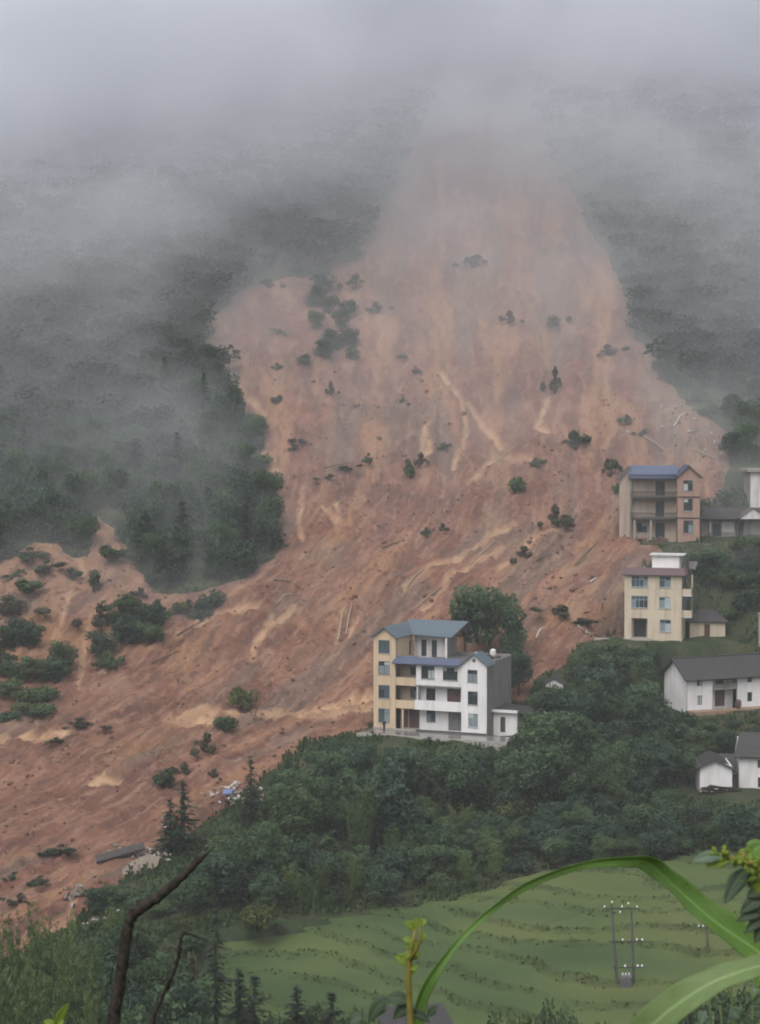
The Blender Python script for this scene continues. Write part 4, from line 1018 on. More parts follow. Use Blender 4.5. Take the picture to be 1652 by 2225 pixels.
for i in range(2):
    V, Q, var = conifer(90 + i, 12.0, 1.7, 22, 7, .28, ragged=.5)
    tr = MB().tube([(0, 0, -.8), (0, 0, 4), (0.1, 0, 8), (0, 0, 11.6)], [.2, .15, .09, .03], 7)
    proto('ragged', i, mesh_np('crown', V, Q, 'needle_brown' if i else 'needle', False, {'var': var}), tr.mesh('trunk', 'bark', True))
for i in range(3):      # bamboo: plumes on arching culms, 10 m
    g = np.random.default_rng(120 + i); lob = []; cul = MB()
    for k in range(15):
        th = g.uniform(0, 6.28); r0 = g.uniform(.1, .7); lean = g.uniform(.5, 2.1); hh = g.uniform(7.2, 10.4)
        pts = []
        for u in np.linspace(0, 1, 6):
            rr = r0 + lean * u ** 2.6; pts.append((rr * math.cos(th), rr * math.sin(th), hh * (u - .06 * u ** 4) - .4))
        cul.tube(pts, [.05, .05, .045, .035, .02, .008], 5)
        for u in np.linspace(.42, 1.0, 9):
            rr = r0 + lean * u ** 2.6; w = .75 * (1.15 - u) + .18
            lob.append((rr * math.cos(th) + g.normal(0, .12), rr * math.sin(th) + g.normal(0, .12), hh * (u - .06 * u ** 4) - .4 + g.normal(0, .15), w, w, w * .75))
    V, Q, var = leaf_cloud(lob, 5200, .17, up=.2, seed=130 + i, shell=.2, shape=.42, droop=.5)
    proto('bamboo', i, mesh_np('crown', V, Q, 'leaf_bamboo', False, {'var': var}), cul.mesh('trunk', 'leaf_bamboo', True))
for i in range(2):      # palm-like feathery clump
    g = np.random.default_rng(140 + i); Vs, va = [], []
    for k in range(16):
        th = g.uniform(0, 6.28); L = g.uniform(1.6, 2.6); up = g.uniform(.5, 1.5)
        for u in np.linspace(.12, 1, 22):
            c0 = np.array([math.cos(th) * L * u, math.sin(th) * L * u, 2.2 + up * math.sin(u * 2.3) * 1.25 - .5 * u * u])
            for sgn in (-1, 1):
                dv = np.array([-math.sin(th) * sgn * .8 + math.cos(th) * .5, math.cos(th) * sgn * .8 + math.sin(th) * .5, -.45]); dv /= np.linalg.norm(dv)
                ll = .55 * (1.15 - u); wv = np.array([math.cos(th), math.sin(th), 0]) * .045
                Vs += [c0 - wv, c0 + dv * ll * .6 - wv, c0 + dv * ll, c0 + dv * ll * .6 + wv]; va += [g.uniform(.2, 1)] * 4
    V = np.array(Vs); tr = MB().tube([(0, 0, -.5), (0.04, 0, 1.0), (0, 0, 2.3)], [.15, .12, .13], 7)
    proto('palm', i, mesh_np('crown', V, np.arange(len(V)).reshape(-1, 4), 'leaf_broad', False, {'var': np.array(va)}), tr.mesh('trunk', 'bark', True))
PHEIGHT = {'scrub': 2.0, 'broad': 8.2, 'shrub': 2.0, 'muddy': 2.0, 'yellow': 2.0, 'conifer': 12.2, 'ragged': 12.2, 'bamboo': 10.0, 'palm': 4.0}
PWIDTH = {'scrub': 1.5, 'broad': 3.2, 'shrub': 1.35, 'muddy': 1.35, 'yellow': 1.35, 'conifer': 2.0, 'ragged': 1.8, 'bamboo': 2.7, 'palm': 2.4}
NAMES = {'scrub': 'shrub', 'broad': 'broadleaf_tree', 'shrub': 'shrub', 'muddy': 'shrub', 'yellow': 'shrub', 'conifer': 'conifer_tree', 'ragged': 'conifer_tree', 'bamboo': 'bamboo_clump', 'palm': 'palm_tree'}
CATS = {'scrub': 'shrub', 'broad': 'tree', 'shrub': 'shrub', 'muddy': 'shrub', 'yellow': 'shrub', 'conifer': 'tree', 'ragged': 'tree', 'bamboo': 'bamboo', 'palm': 'tree'}
def plant(kind, loc, h, label, group=None, w=None, tilt=0.0, idx=None, name=None, cat=None):
    """a thing with its crown and trunk; h height in metres, w crown radius"""
    c, t = PROTO[kind][random.randrange(len(PROTO[kind])) if idx is None else idx % len(PROTO[kind])]
    sz = h / PHEIGHT[kind]; sw = sz if w is None else w / PWIDTH[kind]
    r = empty(name or NAMES[kind], loc, random.uniform(0, 6.28), label, cat or CATS[kind], group)
    if tilt: r.rotation_euler = (tilt * random.uniform(-1, 1), tilt * random.uniform(-1, 1), r.rotation_euler[2])
    r.scale = (sw, sw, sz)
    link('crown', c, r); link('trunk', t, r)
    return r
def gz(x, y, lower=0.25):   # planted in the ground
    z = float(H0(np.array([x]), np.array([y]))[0])
    return Vector((x, y, z - lower))

# ------------------------------------------------------------------ trees one by one
def at(px, py): return ground(px, py)
big = at(1065, 1500)
big = P(1062, 1460, 272); big.z = gz(big.x, big.y).z
plant('broad', big, 14.2, 'large round dark tree standing behind the white house', w=6.2, idx=1)
b2 = P(1010, 1450, 273); b2.z = gz(b2.x, b2.y).z
plant('broad', b2, 12.2, 'smaller tree leaning out between slate roof and large round tree', w=4.0, idx=3)
b3 = P(1115, 1470, 270); b3.z = gz(b3.x, b3.y).z
plant('broad', b3, 11.0, 'dark tree behind the grey flank of the white house', w=3.4, idx=2)
b4 = P(1128, 1540, 262); b4.z = gz(b4.x, b4.y).z
plant('broad', b4, 7.5, 'dark leafy tree crowding the lean-to of the white house', w=2.7, idx=4)

# lone plants that survived on the slide: picture place, kind, height, crown radius, label
LONE = [
 (525,1545,'shrub',4.2,2.5,'round green bush alone on the red earth left of the yellow house'),
 (488,1608,'shrub',2.6,2.2,'low green bush below the pale track on the slide'),
 (446,1640,'muddy',3.4,1.6,'dull grey green bush at the lower left of a greener one'),
 (175,1608,'muddy',1.9,2.2,'flattened olive bush on the lower left mud flat'),
 (128,1630,'muddy',1.1,1.8,'small flattened shrub below the olive bush on the mud'),
 (362,1722,'shrub',3.6,2.6,'ragged bush above the leaning conifer at the slide edge'),
 (395,1690,'muddy',2.4,1.5,'brownish bush at the slide edge above the ragged bush'),
 (465,1705,'muddy',1.5,1.0,'tiny dark shrub beside the white rubble'),
 (130,1862,'muddy',2.0,2.3,'sprawling olive shrub on the lower mud tongue'),
 (30,1930,'shrub',1.6,1.9,'low shrub near the left end of the lowest mud'),
 (92,1950,'muddy',1.6,1.6,'brown green shrub on the lowest mud, second from the left'),
 (40,1990,'muddy',2.0,1.5,'reddish brown shrub low on the leftmost mud'),
 (250,1475,'shrub',2.2,1.0,'small dark bush below the big thicket on the slide'),
 (895,1045,'shrub',4.2,1.7,'darker of the two upright bushes in the middle of the scar'),
 (912,1025,'shrub',3.0,1.6,'upper of the two upright bushes in the middle of the scar'),
 (802,1025,'shrub',3.0,1.2,'small upright bush left of the paired bushes in the scar'),
 (750,1028,'muddy',1.5,2.6,'long flat patch of shrub left of the small upright bush'),
 (1118,1088,'shrub',4.3,1.8,'round bush alone on the scar below the tan gullies'),
 (1212,1160,'muddy',4.6,2.0,'dull drooping bush right of the round lone bush'),
 (1235,1165,'muddy',2.6,2.0,'low brown shrub at the foot of the drooping bush'),
 (1252,985,'shrub',4.6,3.2,'wide green bush high on the right of the scar'),
 (1325,1050,'shrub',4.8,1.8,'green bush just uphill left of the pink house'),
 (1340,1085,'shrub',3.0,1.2,'small bush touching the left wall of the pink house'),
 (1365,935,'shrub',2.6,1.8,'bush among scattered rubble above the pink house'),
 (1395,950,'shrub',2.4,2.0,'paler bush right of the rubble above the pink house'),
 (920,1170,'shrub',2.2,1.5,'small grey green bush low in the middle of the scar'),
 (962,1160,'muddy',1.8,1.1,'tiny shrub right of the small grey green bush'),
 (1140,1220,'muddy',2.4,1.7,'brown shrub on the right hand debris apron'),
 (655,975,'shrub',1.8,2.0,'shrub on the left rim of the scar, long and low'),
 (640,990,'shrub',1.4,1.5,'low shrub beside the long one on the left rim'),
 (603,895,'shrub',2.4,1.8,'bush on the upper left lobe of the scar near the forest'),
 (720,870,'shrub',3.4,1.3,'upright bush below the hanging thicket of the scar'),
 (602,815,'shrub',2.2,2.2,'wide low bush high in the upper left lobe'),
 (665,805,'shrub',3.2,2.6,'broad bush at the foot of the hanging thicket'),
 (605,728,'shrub',1.7,2.0,'little bush near the top of the upper left lobe'),
 (585,635,'shrub',2.6,2.6,'misty bush on the upper rim of the left lobe'),
 (1205,860,'shrub',6.0,1.6,'tall thin misty bush high on the right of the scar'),
 (1325,785,'shrub',2.8,2.4,'misty bush near the upper right edge of the scar'),
 (1208,712,'shrub',3.0,2.8,'misty patch of bush high on the right, upper of two'),
 (1105,718,'shrub',3.2,2.4,'misty bush high in the middle of the scar'),
 (1030,590,'shrub',3.6,3.4,'faint patch of bush almost lost in the cloud'),
 (902,820,'shrub',2.2,1.3,'small misty bush in the upper middle of the scar'),
 (875,778,'muddy',1.6,1.2,'small brown shrub above the misty upper middle bush'),
 (875,885,'muddy',1.6,1.0,'small brown shrub below the misty upper middle bush'),
 (960,985,'muddy',1.3,1.8,'flat shrub beside the tan gullies'),
 (715,1052,'muddy',1.5,1.8,'brown flat shrub below the long patch in the scar'),
 (1160,1022,'muddy',2.0,2.0,'olive shrub between tan gullies and wide green bush'),
 (160,1262,'shrub',2.2,1.3,'small dark bush between the two left earth hollows'),
 (245,1228,'shrub',3.2,2.2,'bush clinging inside the narrow left earth hollow'),
 (205,1290,'shrub',3.6,1.6,'upright bush at the mouth of the narrow left hollow'),
 (55,1232,'shrub',2.4,2.2,'ragged bush on the crest of the far left scar'),
 (100,1255,'shrub',2.2,2.0,'ragged bush right of the far left crest bush'),
 (35,1262,'shrub',1.8,2.0,'low bush under the far left crest bush'),
 (60,1298,'shrub',2.6,2.4,'dense bush lying across the far left scar'),
 (20,1345,'muddy',2.6,2.2,'greyish shrub at the foot of the far left scar'),
 (300,1302,'muddy',2.2,1.6,'brown shrub above the big thicket on the slide'),
 (1215,1345,'muddy',2.0,2.6,'muddy brush by the buried path left of the cream house'),
 (1260,1365,'muddy',1.6,2.6,'muddy brush heap just left of the cream house path'),
 (1345,1390,'shrub',1.6,1.6,'low green bush at the left end of the cream house path'),
 (770,640,'shrub',4.0,2.6,'misty bush at the top of the hanging thicket'),
 (820,680,'shrub',2.6,2.6,'misty bush trailing right of the hanging thicket'),
]
for (px, py, kd, h, w, lab) in LONE:
    p = at(px, py); p.z = slide_z(p.x, p.y) - .1
    if kd == 'shrub' and not (px, py) in ((525, 1545), (1118, 1088), (488, 1608)): kd = 'scrub'
    if px < 260 and 1200 < py < 1350: w *= 1.5; h *= 1.25
    plant(kd, p + Vector((0, 0, -.1 * h if h < 2.5 else .25)), h, lab, 'plants surviving on the landslide', w * (1.25 if kd in ('scrub', 'muddy') else 1), tilt=.25)
# hanging thicket in the middle of the upper scar, the big thicket and the left-hand grove
def thicket(spots, label, group, kinds=('broad', 'shrub')):
    for (px, py, kd, h, w) in spots:
        p = at(px, py); p.z = max(slide_z(p.x, p.y), gz(p.x, p.y, 0).z - .8) - .2
        if kd == 'broad': p.z -= .24 * h; h *= 1.1
        plant(kd, p, h, label, group, w * 1.1)
thicket([(700,640,'broad',6,2.8),(715,690,'broad',6.5,3),(690,725,'broad',6,2.6),(740,720,'broad',6,2.8),(720,760,'broad',6,2.6),(760,755,'broad',5.5,2.6),(705,790,'broad',5,2.4),(765,790,'shrub',4,1.8),(690,670,'broad',6,2.4),(755,690,'broad',5,2.4)],
        'misty dark tree in the hanging thicket of the upper scar', 'hanging thicket')
thicket([(215,1380,'scrub',4.5,2.6),(250,1370,'broad',6,2.8),(290,1365,'broad',6.5,3),(330,1375,'broad',5.5,2.8),(220,1430,'broad',5.5,2.6),(245,1460,'scrub',4,2.2),(270,1410,'broad',5.5,2.6),(310,1412,'broad',5,2.4),(345,1405,'scrub',4,2.2),(275,1345,'broad',5.5,2.2),(345,1345,'scrub',4,1.8),(225,1460,'scrub',3,1.9)],
        'dark leafy tree in the thicket standing amid the left mud', 'thicket amid the mud')
thicket([(410,1328,'scrub',3.4,2.2),(440,1325,'shrub',3.0,2.3),(465,1318,'shrub',3.2,2.0),(430,1340,'shrub',2.4,2.2),(395,1330,'shrub',2.6,1.8)], 'rounded bush in the row below the dark forest edge', 'bushes below the forest edge')
thicket([(10,1420,'broad',6,2.8),(45,1425,'broad',6,2.8),(75,1420,'broad',5,2.2),(5,1480,'broad',5.5,2.8),(40,1490,'broad',5,2.8),(85,1480,'broad',5,2.6),(120,1480,'broad',5,2.4),(140,1465,'broad',7.5,2.0),(15,1525,'shrub',3.2,2.6),(55,1530,'shrub',3,2.6),(100,1525,'shrub',3,2.6),(20,1565,'shrub',2.2,2.8),(60,1568,'shrub',2,2.8),(95,1562,'shrub',2.2,2.4),(-30,1450,'broad',6,3),(-30,1520,'shrub',3,2.6)],
        'tree or bush in the green grove at the left edge', 'left edge grove')

# conifers on the slide edge
for (px, py, h, w, kd, lab) in [
 (398,1855,9.0,3.0,'conifer','tall dark conifer alone at the slide edge above the broken slab'),
 (370,1850,6.5,2.2,'conifer','shorter ragged conifer hugging the tall slide edge conifer'),
 (545,1810,9.8,2.0,'conifer','slim conifer rising beside the white rubble heap'),
 (470,2225,10.5,1.9,'conifer','narrow young conifer by the thin bent twig'),
 (553,2240,7.5,2.2,'conifer','small dense conifer at the lower edge of the rice terraces'),
 (520,2290,8.0,2.4,'conifer','broad dark conifer between two smaller ones at the bottom'),
 (645,2265,6.5,2.4,'conifer','dark conifer at the bottom below the rice terraces'),
 (720,2285,6.0,2.2,'conifer','rightmost dark conifer along the bottom edge'),
 (420,2300,9.0,2.0,'ragged','dull conifer at the bottom left of the narrow young one')]:
    p = at(px, min(py, 2420)) if py <= 2225 else gz(*P(px, py, 150).xy)
    p = gz(p.x, p.y)
    plant(kd, p, h, lab, None, w)

# ------------------------------------------------------------------ the wood below the houses
WOOD = np.array([(270,1950),(330,1890),(420,1850),(520,1745),(600,1672),(690,1625),(780,1622),(850,1640),(1000,1640),(1120,1630),(1150,1560),(1180,1525),(1240,1455),(1290,1415),(1440,1432),(1440,1530),(1480,1560),(1560,1590),(1640,1580),(1640,1640),(1500,1650),(1490,1745),(1640,1790),(1760,1800),(1760,1872),(1400,1890),(1180,1905),(1000,1955),(826,1975),(600,1995),(455,2015),(400,2000),(330,1985)], float)
TOPX = [250, 330, 420, 470, 520, 600, 650, 700, 800, 900, 1000, 1090, 1125, 1160, 1200, 1240, 1300, 1440, 1450, 1490, 1540, 1640, 1700]
TOPY = [1930, 1900, 1850, 1800, 1745, 1655, 1620, 1592, 1606, 1614, 1618, 1610, 1560, 1500, 1470, 1430, 1405, 1425, 1540, 1560, 1580, 1580, 1760]
def clear_sight(kind, p, h, w):
    """no taller than the view over it to the houses allows"""
    tx_, ty_ = to_px(np.array([p.x]), np.array([p.y]), np.array([p.z + h]))
    x0 = float(tx_[0]); wpx = w * F / p.y
    lim = max(np.interp(x, TOPX, TOPY) for x in (x0 - wpx * .7, x0, x0 + wpx * .7))
    if p.y < 238 and x0 > 1455: lim = max(lim, 1738)
    if float(ty_[0]) < lim:
        _, by = to_px(np.array([p.x]), np.array([p.y]), np.array([p.z])); k = (float(by[0]) - lim) / (float(by[0]) - float(ty_[0]))
        return h * max(k, 0)
    return h
cand = []
gw = np.random.default_rng(5)
pts = []
for _ in range(9000):
    x, y = gw.uniform(-50, 62), gw.uniform(186, 282)
    pts.append((x, y))
pts = np.array(pts); pz = H0(pts[:, 0], pts[:, 1]); qx, qy = to_px(pts[:, 0], pts[:, 1], pz)
okp = poly_sd(qx, qy, WOOD) > 4
acc = []
for (x, y), z, o_ in zip(pts, pz, okp):
    if not o_: continue
    rmin = 3.0
    if all((x - a) ** 2 + (y - b_) ** 2 > rmin * rmin for a, b_ in acc): acc.append((x, y))
nb = ns = 0
random.seed(11)
for (x, y) in acc:
    p = gz(x, y); pxx, pyy = [float(a[0]) for a in to_px(np.array([x]), np.array([y]), np.array([p.z]))]
    want = gw.choice([11.0, 9.0, 7.0, 5.0, 3.0], p=[.20, .28, .24, .16, .12])
    if pxx > 1240: want *= .75
    if pyy > 1900: want = min(want, 5.0)
    if 780 < pxx < 1480 and pyy > 1790: want = min(want, 4.8)
    w = want * .40
    h = clear_sight('broad', p, want, w)
    if h < 1.0: continue
    if h > 3.6:
        side = 'left of the houses' if pxx < 800 else ('below the white house' if pxx < 1130 else 'right of the white house')
        lab = {'left of the houses': 'dark leafy tree in the wood left of and below the houses', 'below the white house': 'dark leafy tree in the wood on the bank below the white house', 'right of the white house': 'dark leafy tree in the wood between the white house and farmhouses'}[side]
        if gw.random() < .10 and h > 4 and pxx < 1300:
            plant('bamboo', p, h * 1.02, 'feathery bamboo clump among the trees of the valley wood', 'bamboo in the valley wood', w=max(1.8, h * .28))
        elif gw.random() < .10:
            plant('conifer', p, min(h * 1.15, h + 1.0), 'dark pointed conifer standing among the trees of the valley wood', 'conifers in the valley wood', w=min(1.9, h * .22))
        elif gw.random() < .08:
            plant('palm', p, min(h, 5.0), 'feathery palm like tree among the trees of the valley wood', 'palms in the valley wood')
        else:
            plant('broad', p, h, lab, 'trees of the wood ' + side, w=max(2.2, h * gw.uniform(.36, .50)))
        nb += 1
    else:
        kd = 'shrub'
        lab = 'dense green shrub on the bank around the valley wood'
        plant(kd, p, h, lab, 'shrubs around the valley wood', w=max(1.3, h * gw.uniform(.6, .8)), idx=int(gw.integers(0, 4)))
        ns += 1
print('wood trees', nb, 'shrubs', ns)
for (px, py, h, w, lab) in [(1105,1790,3.6,2.8,'bright yellow green bush in the middle of the valley wood'), (950,1850,3.4,3.6,'wide olive green bush above the rice terraces'), (890,1845,2.6,2.4,'smaller olive green bush left of the wide one'), (1180,1690,2.6,2.0,'small yellow green bush high in the valley wood'), (560,2030,3.2,2.2,'pale green bush at the upper left corner of the terraces')]:
    p = gz(*at(px, py).xy); plant('yellow', p + Vector((0, 0, .8)), h, lab, 'yellow green bushes', w)
# big feathery trees of the wood's near edge
for (px, py, h, w, lab) in [(560,1940,12.5,4.2,'tall grey green tree at the left end of the valley wood'), (640,1880,12,4.4,'tallest rounded tree left of the yellow house bank'), (715,1800,11,4.0,'rounded tree on the bank just below the yellow house'), (830,1850,11.5,4.6,'broad dark tree below the wet concrete yard'), (480,1975,9,3.6,'tree at the lower left corner of the valley wood'), (1330,1760,10,3.6,'tall dark tree below the long farmhouse'), (1230,1700,10.5,3.8,'tall dark tree right of and below the white house'), (1410,1640,7.0,2.9,'dark tree in front of the left end of the long farmhouse'), (1205,1610,9.0,3.2,'dark tree beyond the lean-to roof')]:
    p = gz(*at(px, py).xy); h2 = clear_sight('broad', p, h, w)
    plant('broad', p, h2, lab, None, w)
# green slope right of the cream house
for k, (px, py, h, w) in enumerate([(1520,1230,3.5,2.6),(1560,1225,3.8,2.8),(1610,1220,3.6,2.8),(1650,1225,4,3),(1535,1265,5,2.8),(1580,1265,5,3),(1630,1265,5,3),(1600,1300,5,2.8),(1650,1305,5.5,3),(1570,1310,4,2.4),(1625,1340,4.5,2.6),(1535,1300,4,2.2),(1600,1360,3.4,2.2),(1690,1250,5,3),(1690,1320,5,3)]):
    plant('broad' if h > 3.9 else 'shrub', gz(*at(px, py).xy), h, 'green tree or bush on the slope between cream and pink house', 'greenery right of the cream house', w, idx=k)
for k, (px, py, h, w) in enumerate([(1590,1010,7,2.6),(1620,1000,8,2.8),(1610,960,8,2.8),(1645,960,9,3),(1590,930,7,2.6),(1580,1100,3,1.6)]):
    plant('broad', gz(*at(px, py).xy), h, 'misty dark tree behind the porch house and pale block', 'trees behind the porch house', w, idx=k)
for k, (px, py, h, w) in enumerate([(1460,1560,1.8,1.6),(1500,1575,1.4,1.5),(1540,1580,1.2,1.6),(1590,1575,1.3,1.8),(1640,1572,1.3,1.8),(1520,1605,2.2,2),(1580,1610,2.2,2.2),(1640,1605,2.2,2.2),(1470,1600,2.4,2),(1500,1640,2.2,2),(1560,1635,2.4,2.2)]):
    plant('shrub', gz(*at(px, py).xy), h, 'bright green shrub on the slope below the long farmhouse', 'shrubs below the long farmhouse', w, idx=k % 4)

for k, (px, py, h, w) in enumerate([(1268,1428,2.2,1.8),(1298,1422,1.8,1.7),(1328,1420,1.8,1.8),(1360,1418,1.4,1.7),(1392,1420,1.5,1.6),(1420,1424,1.3,1.6),(1285,1445,3,2),(1320,1445,3,2),(1360,1442,2.8,2),(1400,1445,2.6,2),(1250,1450,2.6,1.8)]):
    plant('shrub', gz(*at(px, py).xy), h, 'dark green shrub on the bank below the cream house path', 'shrubs below the cream house', w, idx=[1, 3, 0, 1][k % 4])
for k, (px, py, h, w) in enumerate([(1455,835,6,2.4),(1480,850,5,2.2),(1510,848,6,2.6),(1545,845,6,2.6),(1580,850,6.5,2.6),(1615,860,7,2.8),(1645,880,8,3),(1625,920,7,2.8),(1650,930,8,3),(1430,815,5,2.2),(1600,905,5,2.2),(1570,905,3,1.8),(1530,905,2.4,1.6),(1635,1010,6,2.6)]):
    plant('broad', gz(*at(px, py).xy, .24 * h), h, 'misty tree around the narrow green terraces on the right', 'trees around the right terraces', w, idx=k)

# ------------------------------------------------------------------ near belt along the bottom of the picture
_ = [
 plant('bamboo', gz(P(px, py, D).x, D), max(P(px, py, D).z - gz(P(px, py, D).x, D).z, 3.0) * 1.12, 'pale green bamboo clump along the lower left edge', 'bamboo at the lower left', w)
 for (px, py, D, w) in [(50,2005,152,2.8),(105,1985,154,3.0),(160,2010,150,2.6),(10,2060,146,2.6),(75,2060,142,2.8),(140,2070,141,2.6),(195,2075,142,2.2),(40,2120,136,2.6),(110,2125,134,2.6),(175,2140,134,2.4),(255,1970,165,2.2),(-15,2010,150,2.6)]]
for (px, py, D, w, kd) in [(215,2060,146,2.6,'broad'),(250,1985,160,2.8,'broad'),(300,1990,163,2.8,'broad'),(215,1925,200,2.4,'broad'),(245,1915,203,2.4,'broad'),(345,1950,190,2.6,'broad'),(320,2040,152,2.6,'broad'),(370,2060,155,2.6,'broad'),(415,2030,176,2.4,'broad'),(270,2090,142,2.6,'broad'),(350,2130,145,2.8,'broad'),(410,2120,148,2.4,'broad'),(300,2170,138,2.6,'broad'),(230,2150,136,2.4,'broad'),(400,2180,140,2.4,'broad'),
                           (600,2175,150,1.6,'shrub'),(680,2150,152,1.8,'shrub'),(760,2165,150,1.7,'shrub'),(800,2190,146,1.6,'shrub'),(980,2190,146,1.6,'shrub'),(1060,2180,147,1.8,'shrub'),(1130,2170,148,1.8,'shrub'),(1180,2150,149,1.5,'shrub'),(1240,2165,148,1.8,'shrub'),(1300,2180,146,1.8,'shrub'),(1400,2165,148,1.6,'shrub'),(1450,2150,150,1.8,'shrub'),(1500,2130,151,1.7,'shrub'),(1560,2120,152,1.8,'shrub'),(1620,2115,152,2.0,'shrub'),(1520,2180,144,1.8,'shrub'),(1600,2175,145,2.0,'shrub'),(560,2060,182,1.8,'shrub'),(600,2045,184,1.6,'shrub'),(1480,2200,140,1.9,'shrub'),(1120,2215,141,1.8,'shrub'),(1200,2210,141,1.8,'shrub'),(1000,2225,141,1.6,'shrub'),(660,2200,144,1.7,'shrub'),(740,2215,143,1.7,'shrub')]:
    p = P(px, py, D); g0 = gz(p.x, D)
    if kd == 'broad': plant(kd, g0, max(p.z - g0.z, 2.0), 'leafy tree in the lower left belt between bamboo and terraces', 'lower left tree belt', w)
    else:
        hh = min(max(p.z - g0.z, 1.0), 3.4); g0.z = p.z - hh * .95 if p.z - g0.z > 3.4 else g0.z
        plant(kd, gz(p.x, D), max(p.z - gz(p.x, D).z, 1.0), 'green shrub along the bottom edge of the rice terraces', 'shrubs at the terrace foot', w, idx=random.choice([0, 2, 4, 0]))

# ------------------------------------------------------------------ the misty forest on the flanks: one dark mass, with its front trees single
V1, Q1, va1 = conifer(201, 12.0, 2.1, 15, 6, .52); V2, Q2, va2 = conifer(202, 12.0, 1.9, 15, 6, .50)
lob = rnd_lobes(np.random.default_rng(9), 12, 2.3, 2.6, 5.2, 1.3)
V3, Q3, va3 = leaf_cloud(lob, 520, .46, seed=77, shape=1.0)
gf = np.random.default_rng(6)
n = 16000
fx, fy = gf.uniform(-150, 150, n), gf.uniform(284, 560, n)
fz = H0(fx, fy); fsdv, fpx, fpy = slide_sd(fx, fy, fz)
rightside = fpx > 1300
gap = np.where(rightside, (fpy < 1000) & ((fpx < 1600) | (fpy < 930)) & ~((fpy > 850) & (fpx > 1470) & (fpx < 1640)), fpy < 1330)
ok = (fsdv < -7) & (fpx > -350) & (fpx < 2000) & (fpy > 20) & gap
acc = []; cell = {}
for k in np.where(ok)[0]:
    c_ = (int(fx[k] // 3), int(fy[k] // 3)); rmin = 2.5 if fy[k] < 400 else 3.6
    if any((fx[k] - a) ** 2 + (fy[k] - b_) ** 2 < rmin * rmin for i in (-2, -1, 0, 1, 2) for j in (-2, -1, 0, 1, 2) for a, b_ in cell.get((c_[0] + i, c_[1] + j), ())): continue
    cell.setdefault(c_, []).append((fx[k], fy[k])); acc.append(k)
front = [k for k in acc if fpx[k] > -30 and fpx[k] < 1680 and fpy[k] > 860 and fsdv[k] > -170]
front = sorted(front, key=lambda k: fy[k])[:170]
fs_ = set(front)
Vs, Qs, vs_, off = [], [], [], 0
for k in acc:
    if k in fs_: continue
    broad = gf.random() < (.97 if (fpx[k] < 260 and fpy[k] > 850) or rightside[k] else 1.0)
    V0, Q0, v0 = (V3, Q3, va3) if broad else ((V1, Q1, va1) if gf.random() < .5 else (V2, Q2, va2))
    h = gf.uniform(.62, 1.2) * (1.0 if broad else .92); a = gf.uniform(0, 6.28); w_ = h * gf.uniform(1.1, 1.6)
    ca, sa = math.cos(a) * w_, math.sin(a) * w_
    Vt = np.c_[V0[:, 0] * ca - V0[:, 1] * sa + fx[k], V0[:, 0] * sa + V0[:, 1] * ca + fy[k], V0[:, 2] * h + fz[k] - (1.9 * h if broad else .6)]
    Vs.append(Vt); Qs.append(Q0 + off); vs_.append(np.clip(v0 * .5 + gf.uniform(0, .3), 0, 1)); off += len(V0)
print('forest mass', len(Vs), 'quads', sum(len(q_) for q_ in Qs))
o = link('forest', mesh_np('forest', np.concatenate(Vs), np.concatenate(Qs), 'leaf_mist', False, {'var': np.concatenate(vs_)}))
tag(o, 'dark misty forest covering both flanks of the slide', 'forest', kind='stuff')
for k in front:
    left = fpx[k] < 900
    broad = gf.random() < .93; kw = 'leafy tree' if broad else 'conifer'; sd_ = 'left' if left else 'right'
    hh = gf.uniform(6.5, 11.5) if left else gf.uniform(5, 8)
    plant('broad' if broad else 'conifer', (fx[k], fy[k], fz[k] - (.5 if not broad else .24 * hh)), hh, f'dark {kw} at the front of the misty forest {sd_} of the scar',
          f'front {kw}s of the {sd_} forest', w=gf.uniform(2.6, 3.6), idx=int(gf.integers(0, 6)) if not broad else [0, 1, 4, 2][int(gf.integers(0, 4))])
nr_ = 0
for k in np.where((fsdv < -1.5) & (fsdv > -30) & (gap | ((fpx > 1290) & (fpy < 900))) & (fpy > 380) & (fpx > -30) & (fpx < 1680))[0]:
    if nr_ >= 105: break
    if gf.random() < .45: continue
    plant('shrub', (fx[k], fy[k], fz[k] - .2), gf.uniform(2.0, 4.2), 'dark bush on the ragged forest rim along the slide', 'bushes on the forest rim', w=gf.uniform(1.7, 2.9), idx=[1, 3, 3, 0][nr_ % 4]); nr_ += 1

# ------------------------------------------------------------------ undergrowth on all green ground in view
n = 210000
ux, uy = gf.uniform(-75, 75, n), 130 + 190 * gf.random(n) ** 1.1
uz = H0(ux, uy); usd, upx, upy = slide_sd(ux, uy, uz)
ok = (usd < 3) & (upx > -60) & (upx < 1710) & (upy < 2380) & ~((poly_sd(upx, upy, FIELD) > 6) & (uy < 213))
for (px_, py_, pz_, ra, so) in PADS: ok &= np.hypot(ux - px_, uy - py_) > ra + .3
ux, uy, uz = ux[ok], uy[ok], uz[ok]; n = len(ux)
clump = np.clip(.55 + 1.1 * fbm(ux / 5, uy / 5, 3), .15, 1.3)
hgt = gf.uniform(.3, 1.05, n) * clump; wd = gf.uniform(.18, .5, n); an = gf.uniform(0, 3.14, n); lx, ly = gf.normal(0, .25, n), gf.normal(-.1, .25, n)
c_, s2 = np.cos(an) * wd / 2, np.sin(an) * wd / 2
V = np.stack([np.c_[ux - c_, uy - s2, uz - .1], np.c_[ux + c_, uy + s2, uz - .1], np.c_[ux + c_ * .8 + lx, uy + s2 * .8 + ly, uz + hgt], np.c_[ux - c_ * .4 + lx * .7, uy - s2 * .4 + ly, uz + hgt * .9]], 1).reshape(-1, 3)
var = np.repeat(np.clip(.45 + .8 * fbm(ux / 9 + 4, uy / 9, 3) + gf.normal(0, .15, n), 0, 1), 4)
